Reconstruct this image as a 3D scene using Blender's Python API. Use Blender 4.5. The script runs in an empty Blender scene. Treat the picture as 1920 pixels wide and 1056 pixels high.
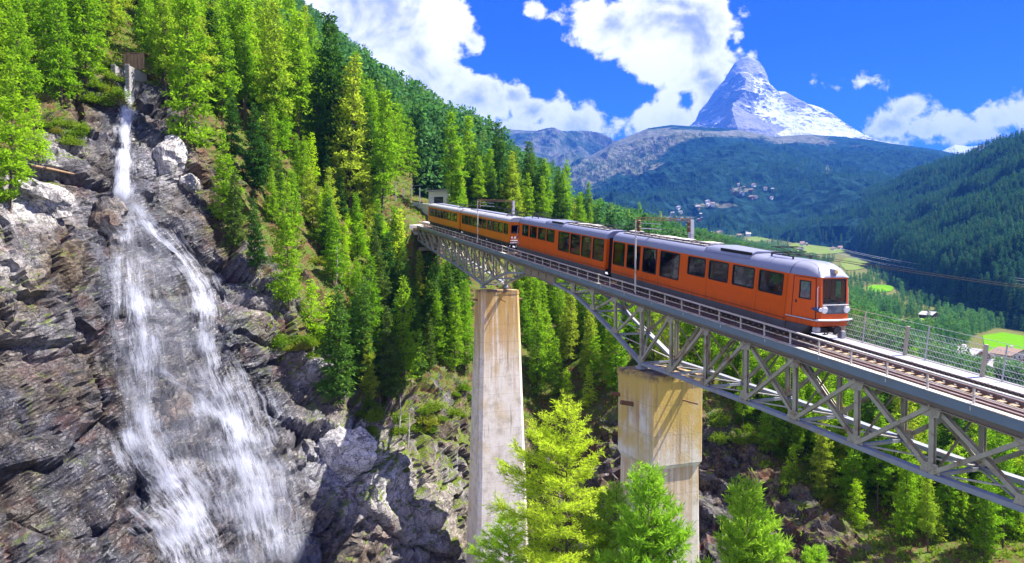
import bpy, bmesh, math, random
import numpy as np
from mathutils import Vector, Matrix
from mathutils.bvhtree import BVHTree

# ------------------------------------------------------------------ camera, sky, sun, exposure
SC = bpy.context.scene
COL = SC.collection
R = math.radians
W_PX, H_PX, F_PX = 1920.0, 1056.0, 1280.0        # 24 mm lens on a 36 mm sensor
PITCH = math.atan(38 / 1280.0)                   # camera looks 1.7 degrees down
cam_d = bpy.data.cameras.new('camera')
cam_d.lens, cam_d.sensor_width = 24.0, 36.0
cam_d.clip_start, cam_d.clip_end = 0.5, 60000
cam = bpy.data.objects.new('camera', cam_d)
COL.objects.link(cam)
cam.location = (0, 0, 0)
cam.rotation_euler = (R(90) - PITCH, 0, 0)
SC.camera = cam

SUN_AZ, SUN_EL = 80.0, 55.0                      # degrees right of the view axis, above horizon
sun_d = bpy.data.lights.new('sun', 'SUN')
sun_d.energy, sun_d.angle, sun_d.color = 5.0, R(0.5), (1.0, 0.94, 0.84)
sun = bpy.data.objects.new('sun', sun_d)
COL.objects.link(sun)
sdir = Vector((math.sin(R(SUN_AZ)) * math.cos(R(SUN_EL)), math.cos(R(SUN_AZ)) * math.cos(R(SUN_EL)), math.sin(R(SUN_EL))))
sun.rotation_euler = sdir.to_track_quat('Z', 'Y').to_euler()
sun.location = (60, 20, 80)

vs = SC.view_settings
vs.view_transform, vs.look, vs.gamma = 'Standard', 'None', 1.0
vs.exposure = 1.9
vs.use_curve_mapping = False
SC.cycles.use_denoising = True
SC.cycles.denoiser = 'OPENIMAGEDENOISE'
SC.cycles.max_bounces = 8
SC.cycles.transparent_max_bounces = 24
SC.cycles.volume_bounces = 0
SC.cycles.caustics_reflective = SC.cycles.caustics_refractive = False
SC.cycles.sample_clamp_indirect = 6.0


class NT:
    """tiny node-tree helper"""
    def __init__(s, nt): s.nt = nt; s.n = nt.nodes; s.l = nt.links
    def add(s, t, **kw):
        nd = s.n.new(t)
        for k, v in kw.items(): setattr(nd, k, v)
        return nd
    def put(s, sock, v):
        if isinstance(v, bpy.types.NodeSocket): s.l.new(v, sock)
        else: sock.default_value = v
    def math(s, op, a, b=0.0, c=0.0, clamp=False):
        nd = s.add('ShaderNodeMath', operation=op, use_clamp=clamp)
        for i, v in enumerate((a, b, c)): s.put(nd.inputs[i], v)
        return nd.outputs[0]
    def vmath(s, op, a, b=None, c=None):
        nd = s.add('ShaderNodeVectorMath', operation=op)
        for i, v in enumerate((a, b, c)):
            if v is not None: s.put(nd.inputs[i], v)
        return nd.outputs['Value'] if op in ('LENGTH', 'DOT_PRODUCT', 'DISTANCE') else nd.outputs['Vector']
    def noise(s, vec, scale, detail=4, rough=0.55, dist=0.0, out='Fac'):
        nd = s.add('ShaderNodeTexNoise')
        if vec is not None: s.l.new(vec, nd.inputs['Vector'])
        s.put(nd.inputs['Scale'], scale); nd.inputs['Detail'].default_value = detail
        nd.inputs['Roughness'].default_value = rough; nd.inputs['Distortion'].default_value = dist
        return nd.outputs[out]
    def ramp(s, fac, stops, interp='LINEAR'):
        nd = s.add('ShaderNodeValToRGB'); cr = nd.color_ramp; cr.interpolation = interp
        while len(cr.elements) < len(stops): cr.elements.new(0.5)
        for e, (p, c) in zip(cr.elements, stops):
            e.position = p; e.color = (c, c, c, 1) if isinstance(c, (int, float)) else (*c[:3], 1)
        s.l.new(fac, nd.inputs[0]); return nd.outputs[0]
    def mix(s, fac, a, b, mode='MIX'):
        nd = s.add('ShaderNodeMix', data_type='RGBA', blend_type=mode)
        for k, v in ((0, fac), (6, a), (7, b)):
            if isinstance(v, tuple): v = (*v[:3], 1)
            s.put(nd.inputs[k], v)
        return nd.outputs[2]
    def smooth(s, v, lo, hi):
        nd = s.add('ShaderNodeMapRange', interpolation_type='SMOOTHSTEP')
        s.put(nd.inputs[0], v); nd.inputs[1].default_value = lo; nd.inputs[2].default_value = hi
        return nd.outputs[0]
    def xyz(s, v):
        nd = s.add('ShaderNodeSeparateXYZ'); s.l.new(v, nd.inputs[0]); return nd.outputs
    def comb(s, x, y, z):
        nd = s.add('ShaderNodeCombineXYZ')
        for i, v in enumerate((x, y, z)): s.put(nd.inputs[i], v)
        return nd.outputs[0]


def ray(px, py):
    x = (px - W_PX / 2) / F_PX; y = -(py - H_PX / 2) / F_PX
    cp, sp = math.cos(PITCH), math.sin(PITCH)
    return np.array([x, cp + y * sp, -sp + y * cp])
def at(px, py, Y):
    r = ray(px, py); return r * (Y / r[1])
def proj(p):
    p = np.asarray(p, float); cp, sp = math.cos(PITCH), math.sin(PITCH)
    d = p[..., 1] * cp - p[..., 2] * sp; u = p[..., 1] * sp + p[..., 2] * cp
    return 960 + F_PX * p[..., 0] / d, 528 - F_PX * u / d


# sky: Nishita blue with cumulus clouds by direction
world = bpy.data.worlds.new('World'); SC.world = world; world.use_nodes = True
t = NT(world.node_tree); t.n.clear()
sky = t.add('ShaderNodeTexSky', sky_type='NISHITA', sun_disc=False)
sky.sun_elevation, sky.sun_rotation = R(SUN_EL), R(SUN_AZ)
sky.altitude = 1700; sky.air_density = 1.0; sky.dust_density = 0.25; sky.ozone_density = 3.0
D = t.add('ShaderNodeTexCoord').outputs['Generated']
dx, dy, dz = t.xyz(D)
front = t.math('MAXIMUM', dy, 0.05)
A_ = t.math('DIVIDE', dx, front); E_ = t.math('DIVIDE', dz, front)
P_ = t.comb(A_, E_, 0.0)
warp = t.noise(P_, 5.0, 5, 0.6, out='Color')
Pw = t.vmath('MULTIPLY_ADD', t.vmath('SUBTRACT', warp, (0.5, 0.5, 0.5)), (0.085, 0.07, 0.0), P_)
blobs = [(585, -30, 110, 60), (690, 20, 190, 105), (810, 40, 85, 70), (880, 75, 26, 30), (740, 130, 150, 90), (850, 165, 70, 60), (800, 205, 150, 60),
         (905, 195, 60, 60), (965, 180, 42, 42), (1000, 215, 60, 45), (1040, 205, 38, 40), (1060, 235, 70, 32), (1120, 225, 45, 32),
         (1165, 235, 50, 32), (1010, 250, 190, 30), (1215, 225, 45, 42), (1240, 205, 32, 32), (1270, 235, 70, 40), (1330, 215, 70, 50),
         (1095, 15, 50, 42), (1105, 65, 50, 34), (1150, 45, 70, 50), (1150, 90, 28, 22), (1210, 60, 85, 72), (1225, 115, 55, 48), (1290, 70, 80, 80), (1330, 20, 45, 45),
         (1270, 5, 110, 42), (1300, 140, 75, 55), (1345, 115, 48, 42), (1275, 160, 45, 38), (1370, 130, 32, 30), (1385, 70, 11, 17), (1390, 92, 14, 14),
         (1330, 165, 55, 45), (994, 22, 24, 17), (1618, 154, 30, 13), (1590, 164, 30, 5), (1532, 155, 16, 6), (1410, 100, 9, 7),
         (1700, 215, 40, 32), (1685, 240, 50, 28), (1740, 245, 60, 36), (1800, 240, 45, 28), (1820, 255, 120, 28), (1880, 228, 55, 32), (1760, 272, 130, 20), (1935, 215, 45, 40)]
dmin = None
for (px, py, rx, ry) in blobs:
    c = ray(px, py); c = c / c[1]
    q = t.vmath('MULTIPLY_ADD', Pw, (F_PX / rx, F_PX / ry, 0), (-c[0] * F_PX / rx, -c[2] * F_PX / ry, 0))
    d = t.vmath('LENGTH', q)
    d = t.math('MULTIPLY', t.math('SUBTRACT', d, 1.0), min(rx, ry) / 60.0)
    dmin = d if dmin is None else t.math('SMOOTH_MIN', dmin, d, 0.12)
n1 = t.noise(P_, 16.0, 9, 0.62, 0.25)
n2 = t.noise(P_, 6.0, 4, 0.55)
dens = t.math('ADD', t.math('MULTIPLY', dmin, -1.0), t.math('MULTIPLY', t.math('SUBTRACT', n1, 0.5), 2.0))
m_in = t.smooth(dens, 0.0, 0.30)
# the same kind of clouds over the rest of the sky
dome = t.comb(dx, dy, t.math('MULTIPLY', dz, 1.6))
n3 = t.noise(dome, 2.6, 9, 0.56, 0.2)
m_all = t.smooth(n3, 0.49, 0.60)
in_frame = t.math('MULTIPLY', t.math('MULTIPLY', t.smooth(dy, 0.35, 0.55), t.math('SUBTRACT', 1.0, t.smooth(t.math('ABSOLUTE', A_), 0.78, 0.95))),
                  t.math('SUBTRACT', 1.0, t.smooth(E_, 0.44, 0.56)))
mask = t.math('ADD', t.math('MULTIPLY', m_in, in_frame), t.math('MULTIPLY', m_all, t.math('SUBTRACT', 1.0, in_frame)))
n4 = t.noise(P_, 13.0, 6, 0.6, 0.5)
shade = t.math('ADD', t.math('MULTIPLY', n2, 0.6), t.math('MULTIPLY', n4, 0.4))
thick = t.math('MULTIPLY', t.smooth(dens, 0.12, 0.85), t.smooth(shade, 0.42, 0.60))
ccol = t.mix(thick, (5.6, 5.3, 5.0), (1.55, 1.6, 2.2))
tint = t.mix(t.smooth(dz, 0.02, 0.34), (0.085, 0.20, 0.62), (0.008, 0.070, 0.62))
scol = t.mix(1.0, sky.outputs[0], tint, 'MULTIPLY')
bg = t.add('ShaderNodeBackground'); bg.inputs['Strength'].default_value = 0.10
t.l.new(t.mix(mask, scol, ccol), bg.inputs[0])
wo = t.add('ShaderNodeOutputWorld'); t.l.new(bg.outputs[0], wo.inputs[0])

# ------------------------------------------------------------------ helpers
rng = np.random.default_rng(7)
random.seed(7)

def tag(o, label=None, cat=None, group=None, kind=None):
    if label: o['label'] = label
    if cat: o['category'] = cat
    if group: o['group'] = group
    if kind: o['kind'] = kind
    return o
def empty(name, loc=(0, 0, 0), mat=None):
    o = bpy.data.objects.new(name, None); COL.objects.link(o)
    o.empty_display_size = 0.3
    if mat is not None: o.matrix_world = mat
    else: o.location = loc
    return o
def link(name, mesh, parent=None):
    o = bpy.data.objects.new(name, mesh); COL.objects.link(o)
    if parent is not None: o.parent = parent
    return o
def np_mesh(name, V, Fq, mats, smooth=False, midx=None):
    """mesh from numpy verts and an (n,3|4) face array"""
    V = np.ascontiguousarray(V, np.float32); Fq = np.ascontiguousarray(Fq, np.int32)
    m = bpy.data.meshes.new(name); k = Fq.shape[1]
    m.vertices.add(len(V)); m.vertices.foreach_set('co', V.ravel())
    m.loops.add(Fq.size); m.loops.foreach_set('vertex_index', Fq.ravel())
    m.polygons.add(len(Fq)); m.polygons.foreach_set('loop_start', np.arange(0, Fq.size, k, dtype=np.int32))
    if midx is not None: m.polygons.foreach_set('material_index', np.ascontiguousarray(midx, np.int32))
    m.polygons.foreach_set('use_smooth', np.full(len(Fq), smooth))
    for mt in (mats if isinstance(mats, (list, tuple)) else [mats]): m.materials.append(mt)
    m.update(calc_edges=True); m.validate()
    return m
def vattr(mesh, name, vals):
    a = mesh.attributes.new(name, 'FLOAT', 'POINT'); a.data.foreach_set('value', np.ascontiguousarray(vals, np.float32).ravel())

class MB:
    """collects simple shapes into one mesh"""
    def __init__(s): s.v = []; s.f = []
    def quad(s, *p):
        i = len(s.v); s.v += [tuple(map(float, q)) for q in p]; s.f.append(tuple(range(i, i + len(p)))); return s
    def hexa(s, p):       # 8 corners: bottom 0-3 ccw, top 4-7
        i = len(s.v); s.v += [tuple(map(float, q)) for q in p]
        for f in ((3, 2, 1, 0), (4, 5, 6, 7), (0, 1, 5, 4), (1, 2, 6, 5), (2, 3, 7, 6), (3, 0, 4, 7)): s.f.append(tuple(i + k for k in f))
        return s
    def box(s, x0, x1, y0, y1, z0, z1):
        return s.hexa([(x0, y0, z0), (x1, y0, z0), (x1, y1, z0), (x0, y1, z0), (x0, y0, z1), (x1, y0, z1), (x1, y1, z1), (x0, y1, z1)])
    def bar(s, p, q, w, h, up=(0, 0, 1)):
        p, q = np.array(p, float), np.array(q, float); d = q - p; d /= np.linalg.norm(d)
        a = np.cross(d, up)
        if np.linalg.norm(a) < 1e-3: a = np.cross(d, (0, 1, 0))
        a /= np.linalg.norm(a); b = np.cross(a, d)
        a = a * w / 2; b = b * h / 2
        return s.hexa([p - a - b, p + a - b, q + a - b, q - a - b, p - a + b, p + a + b, q + a + b, q - a + b])
    def ibeam(s, p, q, w, h, up=(0, 1, 0), tk=0.035):
        """two flanges joined by a web"""
        p, q = np.array(p, float), np.array(q, float); d = q - p; d /= np.linalg.norm(d)
        a = np.cross(d, up); a /= np.linalg.norm(a); b = np.cross(a, d); b /= np.linalg.norm(b)
        o = b * (h / 2 - tk / 2)
        s.bar(p + o, q + o, w, tk, b); s.bar(p - o, q - o, w, tk, b); s.bar(p, q, tk, h - 2 * tk - 0.004, b)
        return s
    def tube(s, pts, r, n=8, cap=True):
        pts = [np.array(p, float) for p in pts]
        rr = r if isinstance(r, (list, tuple, np.ndarray)) else [r] * len(pts)
        base = len(s.v); prev = None
        for k, p in enumerate(pts):
            d = pts[min(k + 1, len(pts) - 1)] - pts[max(k - 1, 0)]; d = d / (np.linalg.norm(d) + 1e-9)
            a = np.cross(d, (0.31, 0.17, 0.93) if prev is None else prev) if prev is None else prev - d * (prev @ d)
            a = a / (np.linalg.norm(a) + 1e-9); prev = a; b = np.cross(d, a)
            for j in range(n):
                th = 2 * math.pi * j / n
                s.v.append(tuple(p + (a * math.cos(th) + b * math.sin(th)) * rr[k]))
        for k in range(len(pts) - 1):
            for j in range(n):
                s.f.append((base + k * n + j, base + k * n + (j + 1) % n, base + (k + 1) * n + (j + 1) % n, base + (k + 1) * n + j))
        if cap:
            s.f.append(tuple(base + j for j in reversed(range(n)))); e = base + (len(pts) - 1) * n
            s.f.append(tuple(e + j for j in range(n)))
        return s
    def rings(s, rings, cap0=True, cap1=True, closed=True):
        base = len(s.v); n = len(rings[0])
        for r_ in rings: s.v += [tuple(map(float, q)) for q in r_]
        for k in range(len(rings) - 1):
            for j in range(n if closed else n - 1):
                s.f.append((base + k * n + j, base + k * n + (j + 1) % n, base + (k + 1) * n + (j + 1) % n, base + (k + 1) * n + j))
        if cap0: s.f.append(tuple(base + j for j in reversed(range(n))))
        if cap1: s.f.append(tuple(base + (len(rings) - 1) * n + j for j in range(n)))
        return s
    def prism(s, poly, axis, a, b):
        """extrude a 2D polygon along axis 'x' | 'y' | 'z' from a to b"""
        mk = {'x': lambda p, t_: (t_, p[0], p[1]), 'y': lambda p, t_: (p[0], t_, p[1]), 'z': lambda p, t_: (p[0], p[1], t_)}[axis]
        return s.rings([[mk(p, a) for p in poly], [mk(p, b) for p in poly]])
    def mesh(s, name, mat, smooth=False, bevel=0.0, seg=2):
        m = bpy.data.meshes.new(name); m.from_pydata(s.v, [], s.f)
        bm = bmesh.new(); bm.from_mesh(m); bmesh.ops.recalc_face_normals(bm, faces=bm.faces)
        if bevel > 0:
            bmesh.ops.remove_doubles(bm, verts=bm.verts, dist=1e-4)
            bmesh.ops.bevel(bm, geom=[e for e in bm.edges if len(e.link_faces) == 2 and e.calc_face_angle(0) > 0.5], offset=bevel, segments=seg, affect='EDGES', clamp_overlap=True)
        bm.to_mesh(m); bm.free()
        if smooth:
            m.polygons.foreach_set('use_smooth', [True] * len(m.polygons)); m.set_sharp_from_angle(angle=R(38))
        for mt in (mat if isinstance(mat, (list, tuple)) else [mat]): m.materials.append(mt)
        m.update(); return m
    def build(s, name, mat, parent=None, **kw): return link(name, s.mesh(name, mat, **kw), parent)

# value noise in numpy
def _h(i, j, k, seed):
    n = (i * 374761393 + j * 668265263 + k * 1440670441 + seed * 974634091) & 0xFFFFFFFF
    n = ((n ^ (n >> 13)) * 1274126177) & 0xFFFFFFFF
    return ((n ^ (n >> 16)) & 0xFFFFFF) / float(0xFFFFFF)
def vnoise(P, seed=0):
    I = np.floor(P).astype(np.int64); f = P - I; f = f * f * f * (f * (f * 6 - 15) + 10)
    o = 0
    for a in (0, 1):
        for b in (0, 1):
            for c in (0, 1):
                w = (f[..., 0] if a else 1 - f[..., 0]) * (f[..., 1] if b else 1 - f[..., 1]) * (f[..., 2] if c else 1 - f[..., 2])
                o = o + w * _h(I[..., 0] + a, I[..., 1] + b, I[..., 2] + c, seed)
    return o * 2 - 1
def fbm(P, octv=4, seed=0, gain=0.5, ridged=False):
    o = 0; a = 1.0; tot = 0
    for k in range(octv):
        n = vnoise(P * (2.03 ** k) + 17.3 * k, seed + k)
        o = o + a * ((1 - 2 * np.abs(n)) if ridged else n); tot += a; a *= gain
    return o / tot
def facets(P, seed=0, tilt=0.8):
    """blocky rock: each Voronoi cell is a tilted plane; returns height and crack distance"""
    I = np.floor(P).astype(np.int64)
    d1 = np.full(P.shape[:-1], 9.0); d2 = d1.copy(); hgt = np.zeros(P.shape[:-1])
    for a in (-1, 0, 1):
        for b in (-1, 0, 1):
            for c in (-1, 0, 1):
                i, j, k = I[..., 0] + a, I[..., 1] + b, I[..., 2] + c
                q = np.stack([i + _h(i, j, k, seed), j + _h(i, j, k, seed + 1), k + _h(i, j, k, seed + 2)], -1)
                v = P - q; d = np.sqrt((v ** 2).sum(-1))
                hh = (_h(i, j, k, seed + 3) - 0.5) + tilt * (v[..., 0] * (_h(i, j, k, seed + 4) - 0.5) + v[..., 1] * (_h(i, j, k, seed + 5) - 0.5) + v[..., 2] * (_h(i, j, k, seed + 6) - 0.5)) * 2
                n = d < d1
                d2 = np.where(n, d1, np.minimum(d2, d)); hgt = np.where(n, hh, hgt); d1 = np.where(n, d, d1)
    return hgt, d2 - d1
def tps_fit(X, v, lam=1e-3):
    X = np.asarray(X, float); n = len(X)
    r2 = ((X[:, None] - X[None]) ** 2).sum(-1); K = 0.5 * r2 * np.log(r2 + 1e-12) + lam * np.eye(n)
    Pm = np.c_[np.ones(n), X]; A = np.zeros((n + 3, n + 3)); A[:n, :n] = K; A[:n, n:] = Pm; A[n:, :n] = Pm.T
    w = np.linalg.solve(A, np.r_[np.asarray(v, float), 0, 0, 0])
    def f(Q):
        Q = np.asarray(Q, float); sh = Q.shape[:-1]; Q = Q.reshape(-1, 2); o = np.empty(len(Q))
        for s in range(0, len(Q), 20000):
            q = Q[s:s + 20000]; r = ((q[:, None] - X[None]) ** 2).sum(-1)
            o[s:s + 20000] = (0.5 * r * np.log(r + 1e-12)) @ w[:n] + w[n] + q @ w[n + 1:]
        return o.reshape(sh)
    return f
def grid_faces(nu, nv):
    i = np.arange(nu * nv).reshape(nu, nv)
    return np.stack([i[:-1, :-1], i[1:, :-1], i[1:, 1:], i[:-1, 1:]], -1).reshape(-1, 4)
def grid_normals(G):
    du = np.gradient(G, axis=0); dv = np.gradient(G, axis=1); n = np.cross(du, dv)
    return n / (np.linalg.norm(n, axis=-1, keepdims=True) + 1e-9)
def sstep(x, a, b):
    t_ = np.clip((x - a) / (b - a), 0, 1); return t_ * t_ * (3 - 2 * t_)

# ------------------------------------------------------------------ materials
MAT = {}
def new_mat(name):
    m = bpy.data.materials.new(name); m.use_nodes = True; MAT[name] = m
    t_ = NT(m.node_tree); return m, t_, m.node_tree.nodes['Principled BSDF'], m.node_tree.nodes['Material Output']
def simple(name, col, rough=0.6, metal=0.0, var=0.12, scale=3.0, bump=0.0, col2=None, streak=False, spec=0.5, emit=None):
    """plain surface with grain, wear and an optional second colour in patches"""
    m, t_, b, _ = new_mat(name)
    tc = t_.add('ShaderNodeTexCoord').outputs['Object']
    v = t_.vmath('MULTIPLY', tc, (1, 1, 0.18)) if streak else tc
    n = t_.noise(v, scale, 6, 0.62)
    f = t_.math('MULTIPLY_ADD', n, 2 * var, 1 - var)
    c = t_.mix(1.0, (*col, 1), t_.comb(f, f, f), 'MULTIPLY')
    if col2 is not None:
        n2_ = t_.smooth(t_.noise(v, scale * 0.6, 7, 0.68, 0.4), 0.5, 0.68)
        c = t_.mix(n2_, c, (*col2, 1))
    t_.l.new(c, b.inputs['Base Color'])
    b.inputs['Roughness'].default_value = rough; b.inputs['Metallic'].default_value = metal
    b.inputs['Specular IOR Level'].default_value = spec
    if bump:
        bp = t_.add('ShaderNodeBump'); bp.inputs['Strength'].default_value = bump; bp.inputs['Distance'].default_value = 0.05
        t_.l.new(t_.noise(tc, scale * 5, 6, 0.6), bp.inputs['Height']); t_.l.new(bp.outputs[0], b.inputs['Normal'])
    if emit: b.inputs['Emission Color'].default_value = (*emit[0], 1); b.inputs['Emission Strength'].default_value = emit[1]
    return m

# ------------------------------------------------------------------ ground materials
def rock_material(name):
    m, t_, b, _ = new_mat(name)
    tc = t_.add('ShaderNodeTexCoord').outputs['Object']
    at_ = lambda n: t_.add('ShaderNodeAttribute', attribute_name=n).outputs['Fac']
    wv = t_.noise(tc, 0.25, 4, 0.6, out='Color')
    tcw = t_.vmath('MULTIPLY_ADD', t_.vmath('SUBTRACT', wv, (.5, .5, .5)), (3.0, 3.0, 3.0), tc)
    ani = t_.vmath('MULTIPLY', tcw, (1.0, 1.0, 0.55))
    big = t_.noise(tcw, 0.16, 5, 0.6)
    mid = t_.noise(ani, 0.9, 8, 0.68, 0.6)
    fine = t_.noise(tcw, 5.0, 6, 0.7)
    base = t_.ramp(mid, [(0.30, (0.014, 0.013, 0.015)), (0.43, (0.055, 0.051, 0.054)), (0.56, (0.115, 0.106, 0.108)), (0.72, (0.27, 0.25, 0.24))])
    ochre = t_.ramp(mid, [(0.3, (0.024, 0.017, 0.011)), (0.5, (0.105, 0.076, 0.046)), (0.75, (0.27, 0.215, 0.14))])
    c = t_.mix(t_.math('MULTIPLY', t_.smooth(big, 0.44, 0.56), 0.9), base, ochre)
    red = t_.smooth(t_.noise(tcw, 0.34, 5, 0.65), 0.52, 0.66)
    c = t_.mix(t_.math('MULTIPLY', red, 0.65), c, (0.15, 0.066, 0.042))
    green = t_.smooth(t_.noise(tcw, 0.27, 5, 0.6, 0.5), 0.57, 0.70)
    c = t_.mix(t_.math('MULTIPLY', green, 0.55), c, (0.15, 0.155, 0.11))
    pale = at_('pale')
    pn_ = t_.ramp(mid, [(0.25, (0.12, 0.115, 0.11)), (0.40, (0.36, 0.345, 0.34)), (0.6, (0.62, 0.60, 0.58))])
    c = t_.mix(pale, c, pn_)
    # fissures: thin dark lines where a warped noise crosses its middle
    def fissure(vec, sc, w, ds): return t_.smooth(t_.math('ABSOLUTE', t_.math('SUBTRACT', t_.noise(vec, sc, 3, 0.55, ds), 0.5)), 0.0, w)
    lean = t_.vmath('MULTIPLY', t_.add('ShaderNodeVectorRotate', rotation_type='EULER_XYZ').outputs[0], (1, 1, 1)); vr = lean.node.inputs[0].links[0].from_node
    t_.l.new(tcw, vr.inputs['Vector']); vr.inputs['Rotation'].default_value = (0, -0.6, 0.4); bed = t_.vmath('MULTIPLY', lean, (0.6, 0.8, 1.1))
    crack = fissure(bed, 0.55, 0.022, 0.8); crack2 = t_.math('MULTIPLY', fissure(bed, 1.7, 0.035, 1.2), fissure(tcw, 1.1, 0.02, 1.0))
    mask_ = t_.smooth(t_.noise(tcw, 0.3, 3, 0.6), 0.36, 0.6)
    cr = t_.math('MULTIPLY', t_.math('MULTIPLY_ADD', crack, 0.6, 0.4), t_.math('SUBTRACT', 1.0, t_.math('MULTIPLY', t_.math('SUBTRACT', 1.0, crack2), t_.math('MULTIPLY', mask_, 0.6))))
    pit = t_.smooth(t_.noise(tcw, 2.6, 5, 0.7, 0.8), 0.34, 0.46); fv = t_.math('MULTIPLY', t_.math('MULTIPLY_ADD', fine, 1.5, 0.25), t_.math('MULTIPLY_ADD', pit, 0.55, 0.45))
    cr = t_.math('MULTIPLY', cr, fv)
    c = t_.mix(1.0, c, t_.comb(cr, cr, cr), 'MULTIPLY')
    # white and orange lichen spots
    li = t_.smooth(t_.noise(tcw, 2.2, 5, 0.7), 0.64, 0.70)
    c = t_.mix(t_.math('MULTIPLY', li, t_.smooth(t_.noise(tc, 0.22, 2), 0.48, 0.6)), c, (0.55, 0.54, 0.50))
    # wet rock by the water, plus hand-placed dark patches: darker, bluish, glossy
    wet = at_('wet')
    c = t_.mix(wet, c, t_.mix(1.0, c, (0.42, 0.46, 0.62), 'MULTIPLY'))
    # moss and grass where it is flat enough, soil under the forest
    gn = t_.add('ShaderNodeNewGeometry').outputs['Normal']; nz = t_.xyz(gn)[2]
    mn = t_.noise(tcw, 0.55, 6, 0.65)
    moss = t_.math('ADD', t_.math('MULTIPLY', nz, 0.55), t_.math('MULTIPLY', t_.math('SUBTRACT', mn, 0.5), 2.2))
    moss = t_.math('MULTIPLY', t_.smooth(t_.math('ADD', moss, t_.math('MULTIPLY', at_('moss'), 0.8)), 0.62, 0.86), t_.math('SUBTRACT', 1.0, t_.math('MULTIPLY', wet, 0.7)))
    mcol = t_.ramp(fine, [(0.3, (0.05, 0.075, 0.012)), (0.5, (0.10, 0.15, 0.02)), (0.7, (0.17, 0.16, 0.035))])
    c = t_.mix(moss, c, mcol)
    soil = t_.ramp(t_.noise(tcw, 0.8, 7, 0.7), [(0.30, (0.04, 0.026, 0.015)), (0.41, (0.13, 0.07, 0.038)), (0.47, (0.12, 0.10, 0.035)), (0.53, (0.075, 0.115, 0.018)), (0.75, (0.12, 0.18, 0.022))])
    c = t_.mix(t_.smooth(t_.math('ADD', at_('soil'), t_.math('MULTIPLY', t_.math('SUBTRACT', mn, 0.5), 0.9)), 0.4, 0.6), c, soil)
    t_.l.new(c, b.inputs['Base Color'])
    t_.l.new(t_.math('MULTIPLY_ADD', wet, -0.45, 0.85), b.inputs['Roughness']); t_.l.new(t_.math('MULTIPLY_ADD', wet, 0.45, 0.08), b.inputs['Specular IOR Level'])
    bp = t_.add('ShaderNodeBump'); bp.inputs['Strength'].default_value = 0.75; bp.inputs['Distance'].default_value = 0.25
    hh = t_.math('ADD', t_.math('MULTIPLY', mid, 0.8), t_.math('ADD', t_.math('MULTIPLY', fine, 0.25), t_.math('MULTIPLY', crack2, 0.25)))
    t_.l.new(hh, bp.inputs['Height']); t_.l.new(bp.outputs[0], b.inputs['Normal'])
    return m
rock_material('rock')

def valley_material():
    m, t_, b, _ = new_mat('valley_ground')
    tc = t_.add('ShaderNodeTexCoord').outputs['Object']
    n = t_.noise(tc, 0.05, 6, 0.65); n2_ = t_.noise(tc, 0.4, 6, 0.7)
    grass = t_.ramp(n2_, [(0.3, (0.035, 0.06, 0.01)), (0.5, (0.075, 0.125, 0.016)), (0.7, (0.13, 0.16, 0.03))])
    soil = t_.ramp(n2_, [(0.3, (0.07, 0.05, 0.03)), (0.6, (0.22, 0.17, 0.11))])
    c = t_.mix(t_.smooth(n, 0.55, 0.66), grass, soil)
    t_.l.new(c, b.inputs['Base Color']); b.inputs['Roughness'].default_value = 1.0; b.inputs['Specular IOR Level'].default_value = 0.0
valley_material()

def mountain_material(name, forest, meadow, rockc, tree_line, s=1.0, bare=0.5):
    m, t_, b, _ = new_mat(name)
    tc = t_.add('ShaderNodeTexCoord').outputs['Object']
    p = t_.add('ShaderNodeNewGeometry'); z = t_.xyz(p.outputs['Position'])[2]; nz = t_.xyz(p.outputs['Normal'])[2]
    n = t_.noise(tc, 0.0022 * s, 8, 0.62, 0.4); n2_ = t_.noise(tc, 0.02 * s, 7, 0.7)
    mead = t_.mix(t_.smooth(n2_, 0.42, 0.60), meadow, rockc)
    f = t_.math('ADD', t_.math('MULTIPLY', t_.add('ShaderNodeAttribute', attribute_name='open').outputs['Fac'], 1.0), t_.math('MULTIPLY', t_.math('SUBTRACT', n, 0.5), 1.6))
    f = t_.math('ADD', f, t_.math('MULTIPLY', t_.math('SUBTRACT', n2_, 0.5), 0.5))
    open_ = t_.smooth(f, 0.55, 0.75)
    clear = t_.smooth(t_.noise(tc, 0.0045 * s, 6, 0.7, 0.6), bare, bare + 0.05)
    open_ = t_.math('MAXIMUM', open_, clear)
    fo = t_.mix(t_.smooth(n2_, 0.35, 0.65), tuple(x * 0.55 for x in forest), tuple(x * 1.5 for x in forest))
    t_.l.new(t_.mix(open_, fo, mead), b.inputs['Base Color']); b.inputs['Roughness'].default_value = 1.0; b.inputs['Specular IOR Level'].default_value = 0.0
    bp = t_.add('ShaderNodeBump'); bp.inputs['Strength'].default_value = 1.0; bp.inputs['Distance'].default_value = 9.0 / s
    t_.l.new(t_.noise(tc, 0.03 * s, 8, 0.7), bp.inputs['Height']); t_.l.new(bp.outputs[0], b.inputs['Normal'])
mountain_material('mountain_slope', (0.012, 0.034, 0.028), (0.085, 0.10, 0.055), (0.15, 0.145, 0.12), 720.0, 1.0, 0.80)
mountain_material('alpine_ridge', (0.03, 0.05, 0.03), (0.065, 0.085, 0.055), (0.115, 0.115, 0.105), 150.0, 0.9, 0.45)
mountain_material('forest_slope', (0.018, 0.045, 0.018), (0.10, 0.13, 0.03), (0.22, 0.19, 0.13), 2000.0, 5.0, 0.70)

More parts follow.
